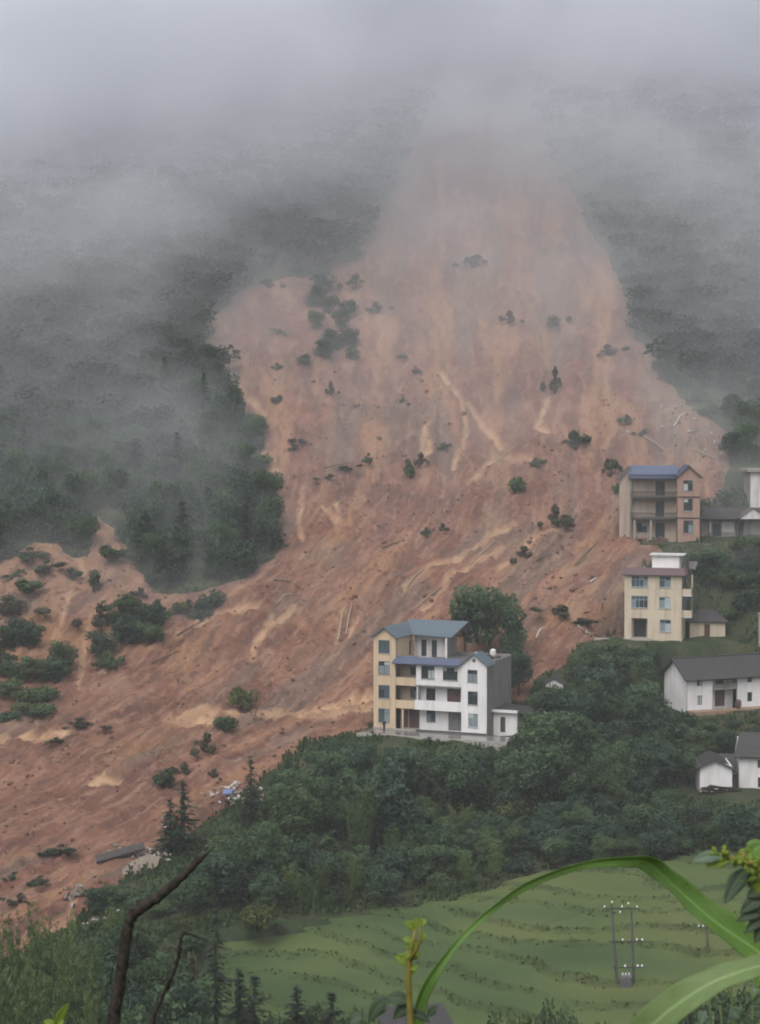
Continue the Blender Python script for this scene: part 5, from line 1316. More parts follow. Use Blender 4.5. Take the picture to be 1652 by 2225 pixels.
o = link('undergrowth', mesh_np('undergrowth', V, np.arange(4 * n).reshape(-1, 4), 'grass_leaf', False, {'var': var}))
tag(o, 'tangled grass and low weeds covering the green slopes', 'undergrowth', kind='stuff')
# ------------------------------------------------------------------ debris
def on_slide(px, py):
    p = at(px, py); p.z = max(slide_z(p.x, p.y), gz(p.x, p.y, 0).z); return p
slab = empty('concrete_slab', on_slide(305, 1895) + Vector((0, 0, .5)), R(25), 'tilted pale broken concrete slab at the lower slide edge', 'slab')
mb = MB(); out = [(-2.3, -1.0), (-.6, -1.35), (1.9, -.9), (2.5, .2), (1.3, 1.2), (-.9, .9), (-2.2, .2)]
mb.v = [(x, y, -.14) for x, y in out] + [(x, y, .14) for x, y in out]
mb.f = [tuple(range(7))[::-1], tuple(range(7, 14))] + [(k, (k + 1) % 7, 7 + (k + 1) % 7, 7 + k) for k in range(7)]
sl = mb.build('slab', 'slab_tan', slab); slab.rotation_euler = (R(42), R(-16), R(12))
rf_ = empty('collapsed_roof', on_slide(265, 1878) + Vector((0, 0, .5)), R(20), 'dark collapsed tiled roof lying behind the broken slab', 'roof debris')
rf_.rotation_euler = (R(24), R(-14), R(10))
MB().box(-3.2, 2.8, -.5, .8, -.12, .1).build('roof_sheet', 'dark_tile', rf_)
for k in range(9): MB().box(-3.1 + k * .7, -2.95 + k * .7, -.6, .9, .1, .2).build('batten', 'log_dark', rf_)
def rubble(px, py, sx, sy, n, label, big=.38, mats=('white_debris', 'slab_tan', 'concrete', 'rock_soil', 'log_pale', 'slab_tan')):
    c = on_slide(px, py)
    r = empty('rubble_heap', c, 0, label, 'rubble')
    for k in range(n):
        x, y = random.gauss(0, sx), random.gauss(0, sy); z = max(slide_z(c.x + x, c.y + y), gz(c.x + x, c.y + y, 0).z) - c.z
        a, b_, h = random.uniform(.08, big), random.uniform(.08, big), random.uniform(.05, big * .6)
        o_ = MB().hexa([(-a, -b_, -h), (a, -b_ * .8, -h), (a * .9, b_, -h), (-a, b_, -h), (-a * .8, -b_ * .7, h), (a * .7, -b_, h), (a, b_ * .8, h), (-a * .9, b_, h)]).build('fragment', random.choice(mats), r, (x, y, z + .15 + random.random() * .3))
        o_.rotation_euler = (random.uniform(-1, 1), random.uniform(-1, 1), random.uniform(0, 6))
    return r
r1 = rubble(512, 1738, 1.8, 1.5, 80, 'heap of white rubble and blue sheet at the slide edge', .30, ('white_debris', 'slab_tan', 'white_debris', 'concrete', 'rock_soil'))
MB().hexa([(-.7, -.2, 0), (.6, -.3, .1), (.7, .4, .5), (-.6, .5, .4), (-.6, -.2, .15), (.5, -.3, .25), (.6, .4, .65), (-.5, .5, .55)]).build('blue_sheet', 'blue_tarp', r1, (-1.0, -.3, .7))
rubble(335, 1868, 1.3, 1.2, 45, 'scatter of pale rubble at the right of the broken slab', .3)
rubble(240, 1870, .7, .6, 16, 'few white fragments left of the collapsed roof', .25)
rubble(370, 1815, .9, .9, 20, 'pale rubble below the slide edge conifers', .28)
rubble(165, 1965, .8, .9, 16, 'grey boulders at the tip of the tan gully', .5, ('concrete', 'slab_tan', 'slab_tan'))
rubble(215, 2005, 1.0, .8, 16, 'small white rubble above the bamboo', .2)
rubble(1470, 915, 3.2, 2.2, 24, 'scattered white wreckage high above the pink house', .3)
rubble(1530, 965, 2.8, 2.4, 30, 'scattered pale wreckage right of the pink house ridge', .3)
rubble(1372, 1150, .9, .8, 22, 'white fallen fragments at the left foot of the pink house', .35)
rubble(1392, 1176, 1.6, .9, 46, 'brown earth and broken pieces heaped before the pink house', .4, ('rock_soil', 'rock_soil', 'log_dark', 'slab_tan'))
rubble(1290, 1385, 1.8, .6, 18, 'white fragments on the buried path left of the cream house', .25)
# fallen poles and logs
LOGS = [(1165,1400,1185,1372,.11,'white_debris','white fallen post beside the path left of the large tree'), (1283,1285,1297,1270,.13,'white_debris','short white fallen post above the cream house'), (1360,1130,1372,1165,.16,'white_debris','bent white pipe at the left corner of the pink house'),
 (735,1395,748,1330,.14,'log_pale','pale fallen trunk above the slate roof, left one'), (752,1385,765,1325,.13,'log_pale','pale fallen trunk above the slate roof, right one'),
 (1465,935,1490,915,.13,'white_debris','white fallen post high above the pink house'), (880,1300,925,1255,.10,'log_pale','pale fallen trunk on the middle debris apron'), (905,1330,960,1285,.10,'log_pale','pale fallen trunk below another on the debris apron'),
 (1020,1240,1075,1195,.10,'log_pale','pale fallen trunk right on the debris apron'), (600,1330,640,1300,.10,'log_pale','pale log near the forest edge corner'), (1080,1010,1120,980,.09,'log_pale','pale fallen trunk near the round lone bush'),
 (385,1390,440,1360,.12,'log_dark','dark log right of the big thicket'), (330,1455,390,1430,.12,'log_dark','dark log below the big thicket'), (1140,1260,1200,1215,.10,'log_dark','dark fallen trunk left of the cream house roof'),
 (1250,1240,1300,1190,.10,'log_dark','dark fallen trunk between cream and pink house'), (830,1200,880,1185,.11,'log_dark','dark fallen trunk in the lower middle of the scar'), (705,1030,760,1018,.12,'log_dark','dark fallen trunk lying level in the scar'),
 (1400,960,1450,985,.10,'log_pale','pale fallen trunk above the blue roof'), (1505,990,1560,1010,.10,'log_pale','pale fallen trunk right above the blue roof'), (595,1275,660,1290,.11,'log_dark','dark log below the corner of the forest')]
for (x0, y0, x1, y1, r_, mt, lab) in LOGS:
    a, b_ = on_slide(x0, y0), on_slide(x1, y1); mid = (a + b_) / 2; mid.z = max(mid.z, slide_z(mid.x, mid.y)) + .12
    o_ = MB().tube([a - mid + Vector((0, 0, .15)), Vector((random.uniform(-.1, .1), random.uniform(-.1, .1), .1)), b_ - mid + Vector((0, 0, .2))], [r_ * 1.1, r_, r_ * .7], 7).build('fallen_post' if mt == 'white_debris' else 'fallen_log', mt, None, mid)
    tag(o_, lab, 'post' if mt == 'white_debris' else 'log')
# clods and boulders strewn over the whole run-out
gs = np.random.default_rng(15); n = 3000
bx_, by_ = gs.uniform(-80, 62, n * 4), gs.uniform(195, 370, n * 4); bz_ = H0(bx_, by_); bsd, bqx, bqy = slide_sd(bx_, by_, bz_)
dens = np.clip(.25 + 1.4 * fbm(bx_ / 13, by_ / 13, 3) + .25 * (bqy > 1050), 0, 1)
ok = np.where((bsd > 6) & (bqx > -40) & (bqx < 1690) & (gs.random(n * 4) < dens))[0][:n]
unit = np.array([(-1, -1, -1), (1, -1, -1), (1, 1, -1), (-1, 1, -1), (-.6, -.7, 1), (.7, -.6, 1), (.6, .7, 1), (-.7, .6, 1)], float)
fq = np.array([(0, 3, 2, 1), (4, 5, 6, 7), (0, 1, 5, 4), (1, 2, 6, 5), (2, 3, 7, 6), (3, 0, 4, 7)])
Vs, Qs = [], []
for j, k in enumerate(ok):
    s = gs.gamma(2.0, .04) + .03; a = gs.uniform(0, 6.28); u = unit * gs.uniform(.6, 1.3, (8, 3)) * np.array([s * 1.3, s, s * .7])
    ca, sa = math.cos(a), math.sin(a); z = slide_z(bx_[k], by_[k])
    Vs.append(np.c_[u[:, 0] * ca - u[:, 1] * sa + bx_[k], u[:, 0] * sa + u[:, 1] * ca + by_[k], u[:, 2] + z + s * .2]); Qs.append(fq + 8 * j)
o = link('clods', mesh_np('clods', np.concatenate(Vs), np.concatenate(Qs), 'rock_soil')); tag(o, 'loose clods and stones strewn over the slide', 'rubble', kind='stuff')
# torn brush: small tufts lying on the slide
n = 26000
bx_, by_ = gs.uniform(-80, 62, n), gs.uniform(195, 420, n); bz_ = H0(bx_, by_); bsd, bqx, bqy = slide_sd(bx_, by_, bz_)
dens = np.clip(-.12 + 1.5 * fbm(bx_ / 7 + 3, by_ / 7, 3), 0, 1) ** 1.2 + np.where(bsd < 22, .25, 0)
ok = np.where((bsd > 0) & (bqx > -40) & (bqx < 1690) & (gs.random(n) < dens * .85))[0]
n = len(ok); zz = np.array([slide_z(bx_[k], by_[k]) for k in ok]); X, Y = bx_[ok], by_[ok]
an = gs.uniform(0, 6.28, n); s = gs.uniform(.10, .34, n); el = gs.uniform(.1, 1.0, n)
ax = np.c_[np.cos(an), np.sin(an), el]; pv = np.c_[-np.sin(an), np.cos(an), np.zeros(n)]
p0 = np.c_[X, Y, zz - .03]
V = np.stack([p0 - pv * (s * .4)[:, None], p0 + pv * (s * .4)[:, None], p0 + ax * s[:, None] * 1.2 + pv * (s * .3)[:, None], p0 + ax * s[:, None] * 1.3 - pv * (s * .3)[:, None]], 1).reshape(-1, 3)
o = link('torn_brush', mesh_np('torn_brush', V, np.arange(4 * n).reshape(-1, 4), 'leaf_muddy', False, {'var': np.repeat(gs.random(n) * .8, 4)})); tag(o, 'torn brush and roots scattered over the red earth', 'brush', kind='stuff')

# buried roofs and wall bits in the greenery right of the white house
for (px, py, w, h, lab) in [(1205, 1502, 2.6, 1.2, 'half buried hut with pale gable and dark roof beyond the lean-to'), ]:
    c = at(px, py); hu = empty('buried_hut', c, R(-10), lab, 'hut')
    panel(frame_of((-w / 2, 0, -.8), *FRONT), w, 1.6, .2, gable=.7).build('wall', 'white_wall', hu)
    roof_slab([(-w / 2 - .5, -.4, .75), (-w / 2 - .5, 4, .75), (0, 4, 1.75), (0, -.4, 1.75)], .12, 'roof', 'dark_tile', hu, .3)
    roof_slab([(w / 2 + .5, -.4, .75), (w / 2 + .5, 4, .75), (.01, 4, 1.76), (.01, -.4, 1.76)], .12, 'roof', 'dark_tile', hu, .3)
c = at(1306, 1528); wb = empty('wall_fragment', c + Vector((0, -1.5, .4)), R(5), 'small white wall showing among the trees left of the farmhouse', 'wall')
MB().box(-.9, .9, -.15, .15, -2.5, .9).build('wall', 'white_wall', wb); MB().box(.35, .9, -.17, .17, .9, 1.4).build('pier', 'white_wall', wb)
c = at(1470, 1650); wp_ = MB().tube([(0, 0, -2), (0, 0, 1.0), (.02, 0, 2.0), (.02, 0, 2.15)], [.1, .1, .1, .2], 8).build('white_marker_post', 'white_debris', None, c); tag(wp_, 'white post with a small cap in the wood below the farmhouse', 'post')
c = at(1648, 1405); gp = empty('grey_wall', c + Vector((.4, 0, 0)), R(-8), 'tall rough grey wall end at the edge above the farmhouse', 'wall'); MB().box(-.35, 4, -.2, .2, -1, 4.8).build('wall', 'grey_plaster', gp); MB().box(-.5, 4.1, -.3, .3, 4.802, 4.95).build('coping', 'concrete', gp)
# green ledges above the pink house
for k, yy_ in enumerate((868, 880, 892)):
    a, b_ = at(1490, yy_), at(1612, yy_ + 3); o_ = empty('green_ledge', (a + b_) / 2, math.atan2(b_.y - a.y, b_.x - a.x), ['upper', 'middle', 'lower'][k] + ' of the three narrow green terraces above the pink house', 'terrace', 'green terraces above the pink house')
    L2 = (b_ - a).length / 2
    MB().hexa([(-L2, -1.0, -2), (L2, -1.0, -2), (L2, 1.6, -2), (-L2, 1.6, -2), (-L2, -.8, .35), (L2, -.7, .4), (L2, 1.6, .5), (-L2, 1.6, .45)]).build('bank', 'paddy', o_)
    o_['kind'] = 'structure'

# person standing in the yard of the yellow house
pb = P(835, 1587, 250.4); pb.z = LC.z - .02
per = empty('person', pb, R(30), 'person in dark clothes standing in the yard before the yellow house', 'person')
mb = MB()
mb.tube([(-.09, 0, 0), (-.09, -.02, .42), (-.08, 0, .85)], [.055, .07, .09], 8); mb.tube([(.10, .03, 0), (.09, 0, .42), (.08, 0, .85)], [.055, .07, .09], 8)
mb.tube([(0, 0, .8), (0, 0, 1.0), (0, -.01, 1.25), (0, 0, 1.42), (0, 0, 1.48)], [.17, .16, .19, .17, .07], 10)
mb.tube([(-.19, 0, 1.4), (-.25, -.02, 1.12), (-.22, -.12, .88)], [.06, .05, .04], 7); mb.tube([(.19, 0, 1.4), (.25, -.02, 1.12), (.22, -.12, .88)], [.06, .05, .04], 7)
mb.build('body', 'cloth_dark', per, smooth=True)
hd = MB().tube([(0, 0, 1.46), (0, 0, 1.52), (0, -.01, 1.60), (0, 0, 1.68), (0, 0, 1.72)], [.05, .075, .095, .085, .03], 10).build('head', 'skin', per, smooth=True)
MB().tube([(0, .02, 1.62), (0, .015, 1.69), (0, .01, 1.74)], [.10, .095, .03], 10).build('hair', 'dead_wood', hd, smooth=True)

# ------------------------------------------------------------------ power poles
def insulators(parent, pts, s=.09):
    for p in pts: MB().tube([Vector(p), Vector(p) + Vector((0, 0, .06)), Vector(p) + Vector((0, 0, .14)), Vector(p) + Vector((0, 0, .24))], [s * .5, s, s * 1.1, s * .4], 8).build('insulator', 'porcelain', parent)
D_ = 166.0
bA, tA = P(1344, 2180, D_), P(1329, 1962, D_); bB, tB = P(1379, 2180, D_ + .3), P(1372, 1972, D_ + .3)
tp = empty('transformer_poles', (bA + bB) / 2, 0, 'pair of tall power poles carrying a grey transformer and white insulators', 'power pole')
o0 = (bA + bB) / 2
lA, hA, lB, hB = bA - o0, tA - o0, bB - o0, tB - o0
MB().tube([lA - Vector((0, 0, 1.5)), lA, hA], [.17, .165, .095], 10).build('pole', 'pole_concrete', tp, smooth=True)
MB().tube([lB - Vector((0, 0, 1.5)), lB, hB], [.17, .165, .095], 10).build('pole', 'pole_concrete', tp, smooth=True)
def lerp(a, b_, t): return a + (b_ - a) * t
cr = []
for t, x0, x1 in ((.95, -.75, .55), (.62, -.5, .95), (.36, -.4, .8)):
    a, b_ = lerp(lA, hA, t), lerp(lB, hB, t); c = MB().box(a.x + x0, b_.x + x1, a.y - .22, a.y - .14, a.z - .05, a.z + .05).build('crossarm', 'metal_dark', tp); cr.append((a, b_, t))
a, b_, t = cr[0]; insulators(tp, [(a.x - .7, a.y - .18, a.z + .05), (a.x, a.y - .18, hA.z), (lerp(a, b_, .5).x, a.y - .18, a.z + .05), (lerp(a, b_, .4).x, a.y - .25, a.z - .45), (b_.x - .35, a.y - .18, a.z + .35), (b_.x + .45, a.y - .18, a.z + .05)], .085)
a, b_, t = cr[1]; insulators(tp, [(lerp(a, b_, .45).x, a.y - .18, a.z + .05), (b_.x + .35, a.y - .18, a.z + .05), (b_.x + .85, a.y - .18, a.z + .05)], .10)
a, b_, t = cr[2]; insulators(tp, [(lerp(a, b_, .5).x, a.y - .18, a.z + .05), (b_.x + .35, a.y - .18, a.z + .05), (b_.x + .75, a.y - .18, a.z + .05)], .10)
ca = lerp(lA, hA, .16); cb = lerp(lB, hB, .16)
MB().box(ca.x - .1, cb.x + .1, ca.y - .4, ca.y + .4, ca.z - .12, ca.z).build('platform', 'metal_dark', tp)
tx0 = (ca.x + cb.x) / 2
tf = MB().box(tx0 - .48, tx0 + .48, ca.y - .38, ca.y + .38, ca.z + .004, ca.z + 1.15).build('transformer', 'transformer_grey', tp)
for k in range(7): MB().box(tx0 - .46 + k * .14, tx0 - .42 + k * .14, ca.y - .50, ca.y - .385, ca.z + .1, ca.z + 1.0).build('cooling_fin', 'transformer_grey', tf)
insulators(tf, [(tx0 - .3, ca.y, ca.z + 1.15), (tx0, ca.y, ca.z + 1.15), (tx0 + .3, ca.y, ca.z + 1.15)], .07)
MB().box(cb.x - .25, cb.x + .2, cb.y - .45, cb.y - .19, cb.z - 1.6, cb.z - .6).build('switch_box', 'metal_dark', tp)
bC, tC = P(1538, 2130, 176), P(1535, 2008, 176); bC.z = gz(bC.x, bC.y, 0).z
sp = empty('power_pole', bC, 0, 'single slim power pole with a short crossarm before the terraces', 'power pole'); h_ = tC - bC
MB().tube([Vector((0, 0, -1)), Vector((0, 0, 0)), h_], [.14, .13, .08], 10).build('pole', 'pole_concrete', sp, smooth=True)
MB().box(h_.x - .8, h_.x + .6, h_.y - .16, h_.y - .09, h_.z - .38, h_.z - .29).build('crossarm', 'metal_dark', sp); insulators(sp, [(h_.x - .75, h_.y - .12, h_.z - .29), (h_.x - .35, h_.y - .12, h_.z - .29), (h_.x, h_.y, h_.z), (h_.x + .5, h_.y - .12, h_.z - .29)], .09)
def wire(a, b_, sag, lab):
    pts = [a.lerp(b_, u) - Vector((0, 0, sag * 4 * u * (1 - u))) for u in np.linspace(0, 1, 17)]
    o_ = MB().tube([p - pts[8] for p in pts], .012, 4).build('power_cable', 'metal_dark', None, pts[8]); tag(o_, lab, 'cable', 'cables between the power poles')
a0 = o0 + cr[0][1] + Vector((.45, -.18, .3)); wire(a0, tC + Vector((-.75, -.12, -.1)), .5, 'upper thin cable from the paired poles to the slim pole')
wire(o0 + cr[1][1] + Vector((.85, -.18, .3)), tC + Vector((-.35, -.12, -.1)), .5, 'lower thin cable from the paired poles to the slim pole')
wire(o0 + cr[0][0] + Vector((-.7, -.18, .3)), P(980, 2010, 205), 1.2, 'thin cable running left from the paired poles')
# brick house at the very bottom
BC = P(890, 2256, 140); BC.z = max(BC.z - .3, gz(BC.x, 140, 0).z); bh = empty('brick_hut', BC, R(12), 'small red brick hut with grey roof at the bottom edge', 'hut')
panel(frame_of((-1.4, 0, -6), *FRONT), 4.6, 6.9, .2, [(2.2, 3.2, 4.4, 5.6)]).build('wall', 'brick_red', bh)
panel(frame_of((-1.4, 4, -6), *LEFT), 3.9, 6.9, .2).build('wall', 'brick_red', bh); panel(frame_of((3.2, .21, -6), *RIGHT), 3.8, 6.9, .2).build('wall', 'brick_red', bh)
roof_slab([(-2.0, -.6, .8), (3.8, -.6, .8), (3.8, 4.4, 1.5), (-2.0, 4.4, 1.5)], .14, 'roof', 'dark_tile', bh, .3)

# ------------------------------------------------------------------ the plants in front of the lens
def blade_mat(name, base, light, trans=.35, scale=1.0):
    m, nt, b = nodes_of(name)
    w = nt.nodes.new('ShaderNodeTexNoise'); w.inputs['Scale'].default_value = 60; w.inputs['Detail'].default_value = 4
    a = attr(nt, 'across'); mp = nt.nodes.new('ShaderNodeCombineXYZ'); nt.links.new(math_n(nt, 'MULTIPLY', a.outputs['Fac'], 1.0), mp.inputs[0]); nt.links.new(math_n(nt, 'MULTIPLY', attr(nt, 'along').outputs['Fac'], .06), mp.inputs[1])
    nt.links.new(mp.outputs[0], w.inputs['Vector'])
    n2 = noise(nt, 9, 4, .6, coords(nt))
    c = mix(nt, ramp_out(nt, w.outputs['Fac'], .35, .7), base, light)
    c = mix(nt, math_n(nt, 'MULTIPLY', ramp_out(nt, n2.outputs['Fac'], .45, .75), .35), c, tuple(.6 * k for k in base))
    rib = math_n(nt, 'SUBTRACT', 1.0, ramp_out(nt, math_n(nt, 'ABSOLUTE', math_n(nt, 'SUBTRACT', a.outputs['Fac'], .5), 0), .02, .06))
    c = mix(nt, math_n(nt, 'MULTIPLY', rib, .55), c, tuple(min(1, 2.2 * k + .06) for k in base))
    n4 = noise(nt, 34, 5, .7, coords(nt)); c = mix(nt, math_n(nt, 'MULTIPLY', ramp_out(nt, n4.outputs['Fac'], .62, .70), .7), c, (.11, .085, .035))
    ve = nt.nodes.new('ShaderNodeMath'); ve.operation = 'SINE'; nt.links.new(math_n(nt, 'MULTIPLY', a.outputs['Fac'], 150.0), ve.inputs[0]); c = mix(nt, math_n(nt, 'MULTIPLY', ramp_out(nt, ve.outputs[0], .2, 1.0), .28), c, tuple(min(1, 1.7 * k + .02) for k in base))
    nt.links.new(c, b.inputs['Base Color']); b.inputs['Roughness'].default_value = .5; b.inputs['Specular IOR Level'].default_value = .4
    bump(nt, b, w.outputs['Fac'], .25, .002)
    t = nt.nodes.new('ShaderNodeBsdfTranslucent'); nt.links.new(c, t.inputs['Color'])
    mx = nt.nodes.new('ShaderNodeMixShader'); mx.inputs[0].default_value = trans
    out = nt.nodes['Material Output']; nt.links.new(b.outputs[0], mx.inputs[1]); nt.links.new(t.outputs[0], mx.inputs[2]); nt.links.new(mx.outputs[0], out.inputs['Surface'])
blade_mat('maize_leaf', (0.095, 0.190, 0.030), (0.160, 0.270, 0.070))
blade_mat('maize_leaf_pale', (0.145, 0.215, 0.075), (0.205, 0.285, 0.110))
blade_mat('leaf_dark_gloss', (0.028, 0.050, 0.024), (0.050, 0.080, 0.036), .2)
blade_mat('leaf_young', (0.17, 0.25, 0.028), (0.27, 0.35, 0.06), .4)
blade_mat('leaf_bluegreen', (0.085, 0.130, 0.085), (0.140, 0.195, 0.135), .25)
plain('stem_green', (0.085, 0.13, 0.035), .5, .3, 30); plain('stem_yellow', (0.20, 0.17, 0.035), .5, .3, 30)
def smooth_path(pts, n):
    pts = [np.array(p, float) for p in pts]; out = []
    P_ = [2 * pts[0] - pts[1]] + pts + [2 * pts[-1] - pts[-2]]
    m_ = len(pts) - 1
    for u in np.linspace(0, m_, n):
        i = min(int(u), m_ - 1); t = u - i; a, b_, c, d = P_[i], P_[i + 1], P_[i + 2], P_[i + 3]
        out.append(.5 * ((2 * b_) + (c - a) * t + (2 * a - 5 * b_ + 4 * c - d) * t * t + (3 * b_ - a - 3 * c + d) * t ** 3))
    return out
def leaf(name, pts, widths, nrm, mat, parent, n=40, fold=.22, k=9, wave=0.0, thick=.0006):
    """a leaf as a ribbon with thickness; nrm: list of face directions along it"""
    path = smooth_path(pts, n); ws = np.interp(np.linspace(0, 1, n), np.linspace(0, 1, len(widths)), widths)
    nr = np.array([np.interp(np.linspace(0, 1, n), np.linspace(0, 1, len(nrm)), [q_[j] for q_ in nrm]) for j in range(3)]).T
    V, ac, al = [], [], []; dist = 0
    for i in range(n):
        t = path[min(i + 1, n - 1)] - path[max(i - 1, 0)]; t /= np.linalg.norm(t)
        nn = nr[i] - t * nr[i].dot(t); nn /= np.linalg.norm(nn); s = np.cross(t, nn)
        if i: dist += np.linalg.norm(path[i] - path[i - 1])
        for j in range(k):
            u = j / (k - 1) * 2 - 1
            V.append(path[i] + s * u * ws[i] / 2 + nn * (abs(u) ** 1.3 * fold * ws[i] / 2 + wave * ws[i] * math.sin(i * .55 + (u > 0) * 1.3) * abs(u) ** 2)); ac.append(u * .5 + .5); al.append(dist * 20)
    Q = gridq(k, n); V = np.array(V)
    me = mesh_np(name, V, Q, mat, True, {'across': np.array(ac), 'along': np.array(al)})
    o_ = link(name, me, parent); md = o_.modifiers.new('thickness', 'SOLIDIFY'); md.thickness = thick; md.offset = 0
    return o_
def L3(root, x, y, D): return P(x, y, D) - root
# maize: the stalk stands just below the frame, its leaves arch up through it
def ground_near(x, y): return float(H0(np.array([x]), np.array([y]))[0])
mzb = P(900, 2420, 2.6); mzb.z = ground_near(mzb.x, mzb.y)
mz = empty('maize_plant', mzb, 0, 'maize plant sending one long arching dark green leaf across the view', 'plant')
s0 = L3(mzb, 903, 2300, 2.6)
MB().tube([Vector((0, 0, -.1)), s0 * .5 + Vector((.01, 0, 0)), s0], [.012, .011, .008], 10).build('stalk', 'stem_green', mz, smooth=True)
up_, tocam = (0, -.2, 1), (0, -1, .25)
pth = [s0] + [L3(mzb, x, y, D) for x, y, D in [(905,2225,2.6),(925,2150,2.6),(985,2062,2.62),(1060,1985,2.65),(1150,1922,2.7),(1270,1880,2.75),(1375,1871,2.78),(1412,1878,2.8),(1470,1930,2.84),(1550,2000,2.85),(1650,2070,2.86),(1760,2160,2.87)]]
leaf('leaf', pth, [.016, .021, .021, .010, .009, .013, .011, .020, .028, .040, .053, .054, .042], [(.5, -1, .2), (.5, -1, .1), (.55, -.9, .1), (.3, -.8, .6), (.2, -.9, -.25), (.1, -.9, -.15), (0, -1, -.1), (.2, -.8, -.35), (.6, -.75, .35), (.75, -.7, .35), (.7, -.8, .3), (.6, -.8, .4)], 'maize_leaf', mz, 110, .32, 11, .06)
mz2b = P(1300, 2500, 1.7); mz2b.z = ground_near(mz2b.x, mz2b.y)
mz2 = empty('maize_plant', mz2b, 0, 'maize plant with one broad pale leaf crossing the lower right corner', 'plant')
s0 = L3(mz2b, 1300, 2330, 1.7)
MB().tube([Vector((0, 0, -.1)), s0 * .5 + Vector((.01, 0, 0)), s0], [.012, .011, .008], 10).build('stalk', 'stem_green', mz2, smooth=True)
pth = [s0] + [L3(mz2b, x, y, D) for x, y, D in [(1380,2265,1.68),(1450,2200,1.66),(1530,2145,1.65),(1600,2115,1.65),(1680,2095,1.66),(1800,2090,1.68),(1930,2130,1.7)]]
leaf('leaf', pth, [.012, .034, .036, .028, .024, .022, .020, .008], [(-.4, -.8, .5), (-.4, -.75, .6), (-.3, -.7, .7), (-.2, -.7, .75), (0, -.7, .75)], 'maize_leaf_pale', mz2, 70, .18, 11, .05)
# sprout with young yellow-green leaves
spb = P(893, 2420, 2.3); spb.z = ground_near(spb.x, spb.y)
so = empty('sprouting_shrub', spb, 0, 'slender sprout with young yellow green leaf tips and dark lower leaves', 'plant')
stem = [L3(spb, x, y, 2.3) for x, y in [(893,2225),(890,2180),(888,2130),(890,2090),(896,2050),(903,2020)]]
MB().tube([Vector((0, 0, -.1)), stem[0] * .6, *stem], [.006, .005, .0045, .004, .004, .0035, .003, .0018], 8).build('stem', 'stem_yellow', so, smooth=True)
MB().tube([L3(spb, 890, 2090, 2.3), L3(spb, 905, 2065, 2.29), L3(spb, 914, 2040, 2.28), L3(spb, 912, 2008, 2.28)], [.003, .0025, .002, .0012], 6).build('twig', 'stem_yellow', so, smooth=True)
def simple_leaf(root, ob, x0, y0, x1, y1, D, w, mat, nr=(0, -1, .3), sag=.08, dz=0.0):
    a, b_ = L3(root, x0, y0, D), L3(root, x1, y1, D + dz); mid = (a + b_) / 2 + Vector((0, 0, sag * (b_ - a).length))
    leaf('leaf', [a, mid, b_], [.06 * w, .7 * w, w, .85 * w, .5 * w, .02 * w], [nr], mat, ob, 16, .3, 5, .03)
for (x0, y0, x1, y1, w, mt) in [(903,2020,906,1992,.010,'leaf_young'),(902,2022,878,2002,.011,'leaf_young'),(912,2010,928,2000,.011,'leaf_young'),(912,2012,915,1996,.008,'leaf_young'),(897,2050,874,2040,.010,'leaf_young'),(897,2048,882,2060,.010,'leaf_young'),(893,2070,878,2085,.010,'leaf_young'),(890,2095,858,2078,.016,'leaf_young'),(893,2085,915,2072,.010,'leaf_young'),(889,2100,905,2110,.011,'leaf_young'),(896,2060,912,2052,.009,'leaf_young'),(889,2120,908,2098,.009,'leaf_young'),(914,2045,926,2030,.009,'leaf_young')]:
    simple_leaf(spb, so, x0, y0, x1, y1, 2.3, w, mt, nr=(random.uniform(-.5, .5), -1, random.uniform(.1, .8)))
for (x0, y0, x1, y1, w) in [(890,2180,838,2168,.020),(890,2190,900,2215,.014),(846,2170,806,2215,.022),(890,2185,855,2215,.018),(835,2172,800,2225,.018),(893,2200,935,2222,.014),(930,2210,952,2185,.012),(760,2225,790,2210,.02)]:
    simple_leaf(spb, so, x0, y0, x1, y1, 2.32, w, 'leaf_dark_gloss', nr=(random.uniform(-.4, .4), -.8, .6))
# flowering shrub at the right edge
rb = P(1760, 2450, 2.1); rb.z = ground_near(rb.x, rb.y)
rs = empty('budding_shrub', rb, 0, 'leafy shrub with a spray of yellow buds reaching in from the right', 'plant')
q0 = L3(rb, 1740, 1960, 2.1)
MB().tube([Vector((0, 0, -.1)), L3(rb, 1765, 2250, 2.1), L3(rb, 1752, 2080, 2.1), q0, L3(rb, 1690, 1910, 2.1), L3(rb, 1640, 1882, 2.1), L3(rb, 1600, 1868, 2.1), L3(rb, 1570, 1860, 2.1)], [.008, .007, .006, .005, .004, .003, .0025, .0012], 8).build('stem', 'stem_yellow', rs, smooth=True)
for k in range(34):
    u = random.random(); x = 1562 + 110 * u; y = 1858 + 34 * u; a = L3(rb, x, y, 2.1); d = Vector((random.uniform(-1, .4), random.uniform(-.6, .4), random.uniform(-.6, 1))) * .012
    MB().tube([a, a + d * .6, a + d, a + d * 1.25], [.0012, .0016, .0034, .001], 6).build('bud', 'leaf_young' if random.random() < .88 else 'stem_yellow', rs, smooth=True)
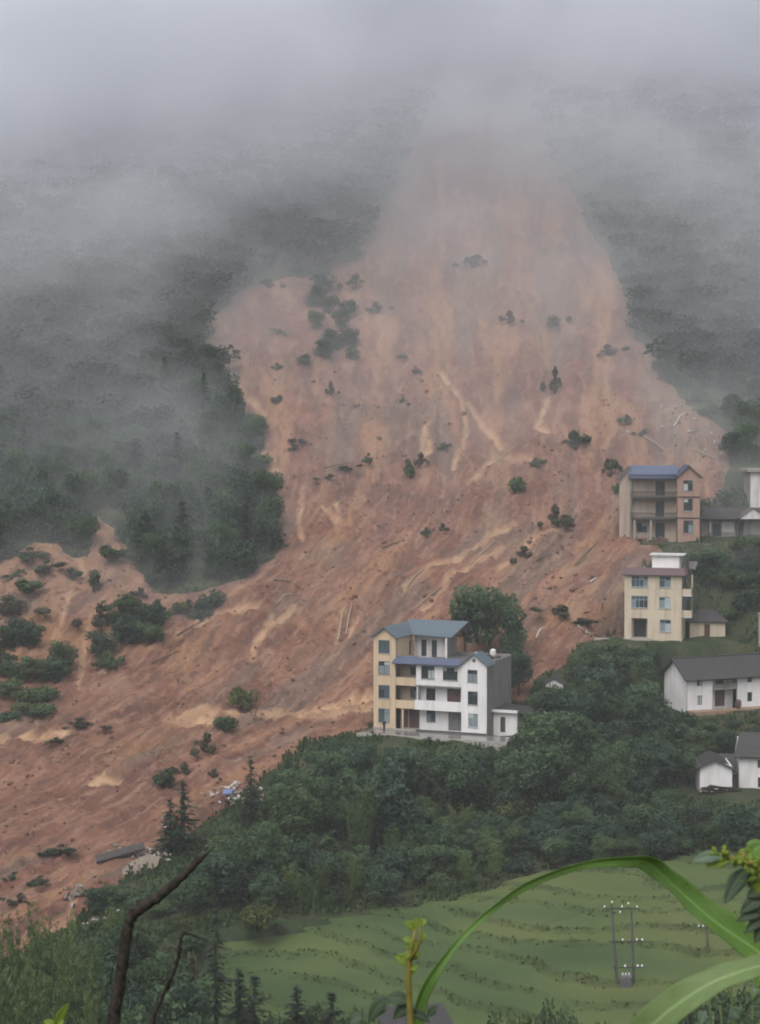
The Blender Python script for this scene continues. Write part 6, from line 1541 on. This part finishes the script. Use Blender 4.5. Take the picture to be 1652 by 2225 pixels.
for (x0, y0, x1, y1, w, mt) in [(1572,1862,1503,1872,.016,'leaf_bluegreen'),(1585,1868,1535,1885,.020,'leaf_young'),(1600,1872,1640,1850,.018,'leaf_young'),(1625,1865,1665,1835,.026,'maize_leaf'),(1620,1885,1575,1965,.024,'leaf_bluegreen'),(1650,1890,1655,1960,.024,'leaf_young'),
   (1660,1950,1608,1985,.018,'leaf_dark_gloss'),(1665,1975,1600,2003,.016,'leaf_dark_gloss'),(1670,1990,1618,2030,.016,'leaf_dark_gloss'),(1668,1930,1622,1950,.018,'leaf_dark_gloss'),(1665,2010,1640,2050,.016,'leaf_dark_gloss'),(1640,1890,1628,1930,.014,'leaf_dark_gloss'),(1690,1985,1630,1968,.018,'leaf_dark_gloss'),(1660,1915,1640,1945,.014,'stem_yellow' if False else 'leaf_young'),(1660,1900,1600,1915,.016,'leaf_young')]:
    simple_leaf(rb, rs, x0, y0, x1, y1, 2.12, w, mt, nr=(random.uniform(-.5, .3), -.9, random.uniform(.0, .8)), sag=random.uniform(.02, .16))
for (x, y) in [(1700,1960),(1700,1990),(1700,2020)]:
    MB().tube([L3(rb, 1748, y + 40, 2.1), L3(rb, x - 30, y, 2.12)], [.003, .0015], 6).build('twig', 'stem_green', rs, smooth=True)
# low weeds filling the lower right corner
wb_ = P(1640, 2480, 3.4); wb_.z = ground_near(wb_.x, wb_.y)
wd_ = empty('corner_weeds', wb_, 0, 'loose leafy weeds behind the pale maize leaf in the corner', 'plant')
for k in range(26):
    x, y = random.uniform(1530, 1700), random.uniform(2115, 2260); D = random.uniform(3.2, 3.7)
    a = L3(wb_, x, y, D)
    simple_leaf(wb_, wd_, x, y, x + random.uniform(-45, 45), y + random.uniform(-30, 35), D, random.uniform(.016, .034), random.choice(['leaf_dark_gloss', 'maize_leaf', 'leaf_dark_gloss', 'leaf_bluegreen']), nr=(random.uniform(-.6, .6), -.8, random.uniform(.1, .9)))
for k in range(7):
    x = 1540 + k * 24; MB().tube([Vector((random.uniform(-.1, .1), 0, -.1)), L3(wb_, x + random.uniform(-10, 10), 2260, 3.45), L3(wb_, x, 2130 + random.uniform(-10, 60), 3.45)], [.004, .003, .0015], 6).build('stem', 'stem_green', wd_, smooth=True)
# yellow leaf tip at the lower left
yb = P(125, 2420, 2.2); yb.z = ground_near(yb.x, yb.y)
yl = empty('yellow_sprout', yb, 0, 'bright yellow green leaf tip poking up at the lower left', 'plant')
MB().tube([Vector((0, 0, -.1)), L3(yb, 122, 2300, 2.2), L3(yb, 118, 2235, 2.2)], [.005, .004, .002], 8).build('stem', 'stem_yellow', yl, smooth=True)
simple_leaf(yb, yl, 118, 2238, 149, 2180, 2.2, .013, 'leaf_young', nr=(.5, -.9, .2)); simple_leaf(yb, yl, 120, 2240, 95, 2218, 2.2, .014, 'leaf_young', nr=(0, -.7, .8)); simple_leaf(yb, yl, 122, 2238, 138, 2216, 2.2, .016, 'leaf_young', nr=(0, -.7, .6))
# dead branches
def branch(px_pts, D, rads, label, extra=()):
    root = P(px_pts[0][0], 2520, D); root.z = ground_near(root.x, D); ob = empty('dead_branch', root, 0, label, 'branch')
    pts = smooth_path([Vector((.0, 0, -.15)), L3(root, px_pts[0][0] - 6, 2400, D)] + [L3(root, x, y, D) for x, y in px_pts], 60)
    rr = np.interp(np.linspace(0, 1, 60), np.linspace(0, 1, len(rads)), rads) * (1 + .10 * np.array([math.sin(i * 1.9) * math.sin(i * .7) for i in range(60)]))
    MB().tube([Vector(p + np.array([.0012 * math.sin(i * 2.3), .0, .0012 * math.cos(i * 1.7)])) for i, p in enumerate(pts)], list(rr), 12).build('bark', 'dead_wood', ob, smooth=True)
    for e in extra:
        MB().tube([L3(root, x, y, D) for x, y in e[0]], e[1], 8).build('stub', 'dead_wood', ob, smooth=True)
    return ob
u1 = 4.0 / F
branch([(246,2225),(258,2150),(268,2080),(277,2020),(288,1988),(312,1970),(345,1948),(388,1912),(420,1880),(437,1864)], 4.0, [17 * u1, 15 * u1, 14.5 * u1, 13.5 * u1, 13 * u1, 12 * u1, 13 * u1, 11.5 * u1, 10 * u1, 9 * u1, 7 * u1], 'thick bare dark branch bending right, broken at its tip',
       [([(428,1872),(440,1862),(448,1856),(464,1842)], [7 * u1, 6 * u1, 3.2 * u1, 1 * u1]), ([(272,2046),(269,2036),(267,2030)], [10 * u1, 6 * u1, 2 * u1]), ([(291,1990),(290,1978)], [7 * u1, 3 * u1])])
branch([(332,2225),(352,2170),(378,2110),(389,2072),(393,2040),(397,2030),(412,2029),(430,2036),(456,2046)], 4.2, [5 * u1, 5 * u1, 5 * u1, 5 * u1, 4.6 * u1, 4.4 * u1, 4 * u1, 3.6 * u1, 2.6 * u1, 2 * u1], 'thin dark twig with a hooked top beside the thick branch')
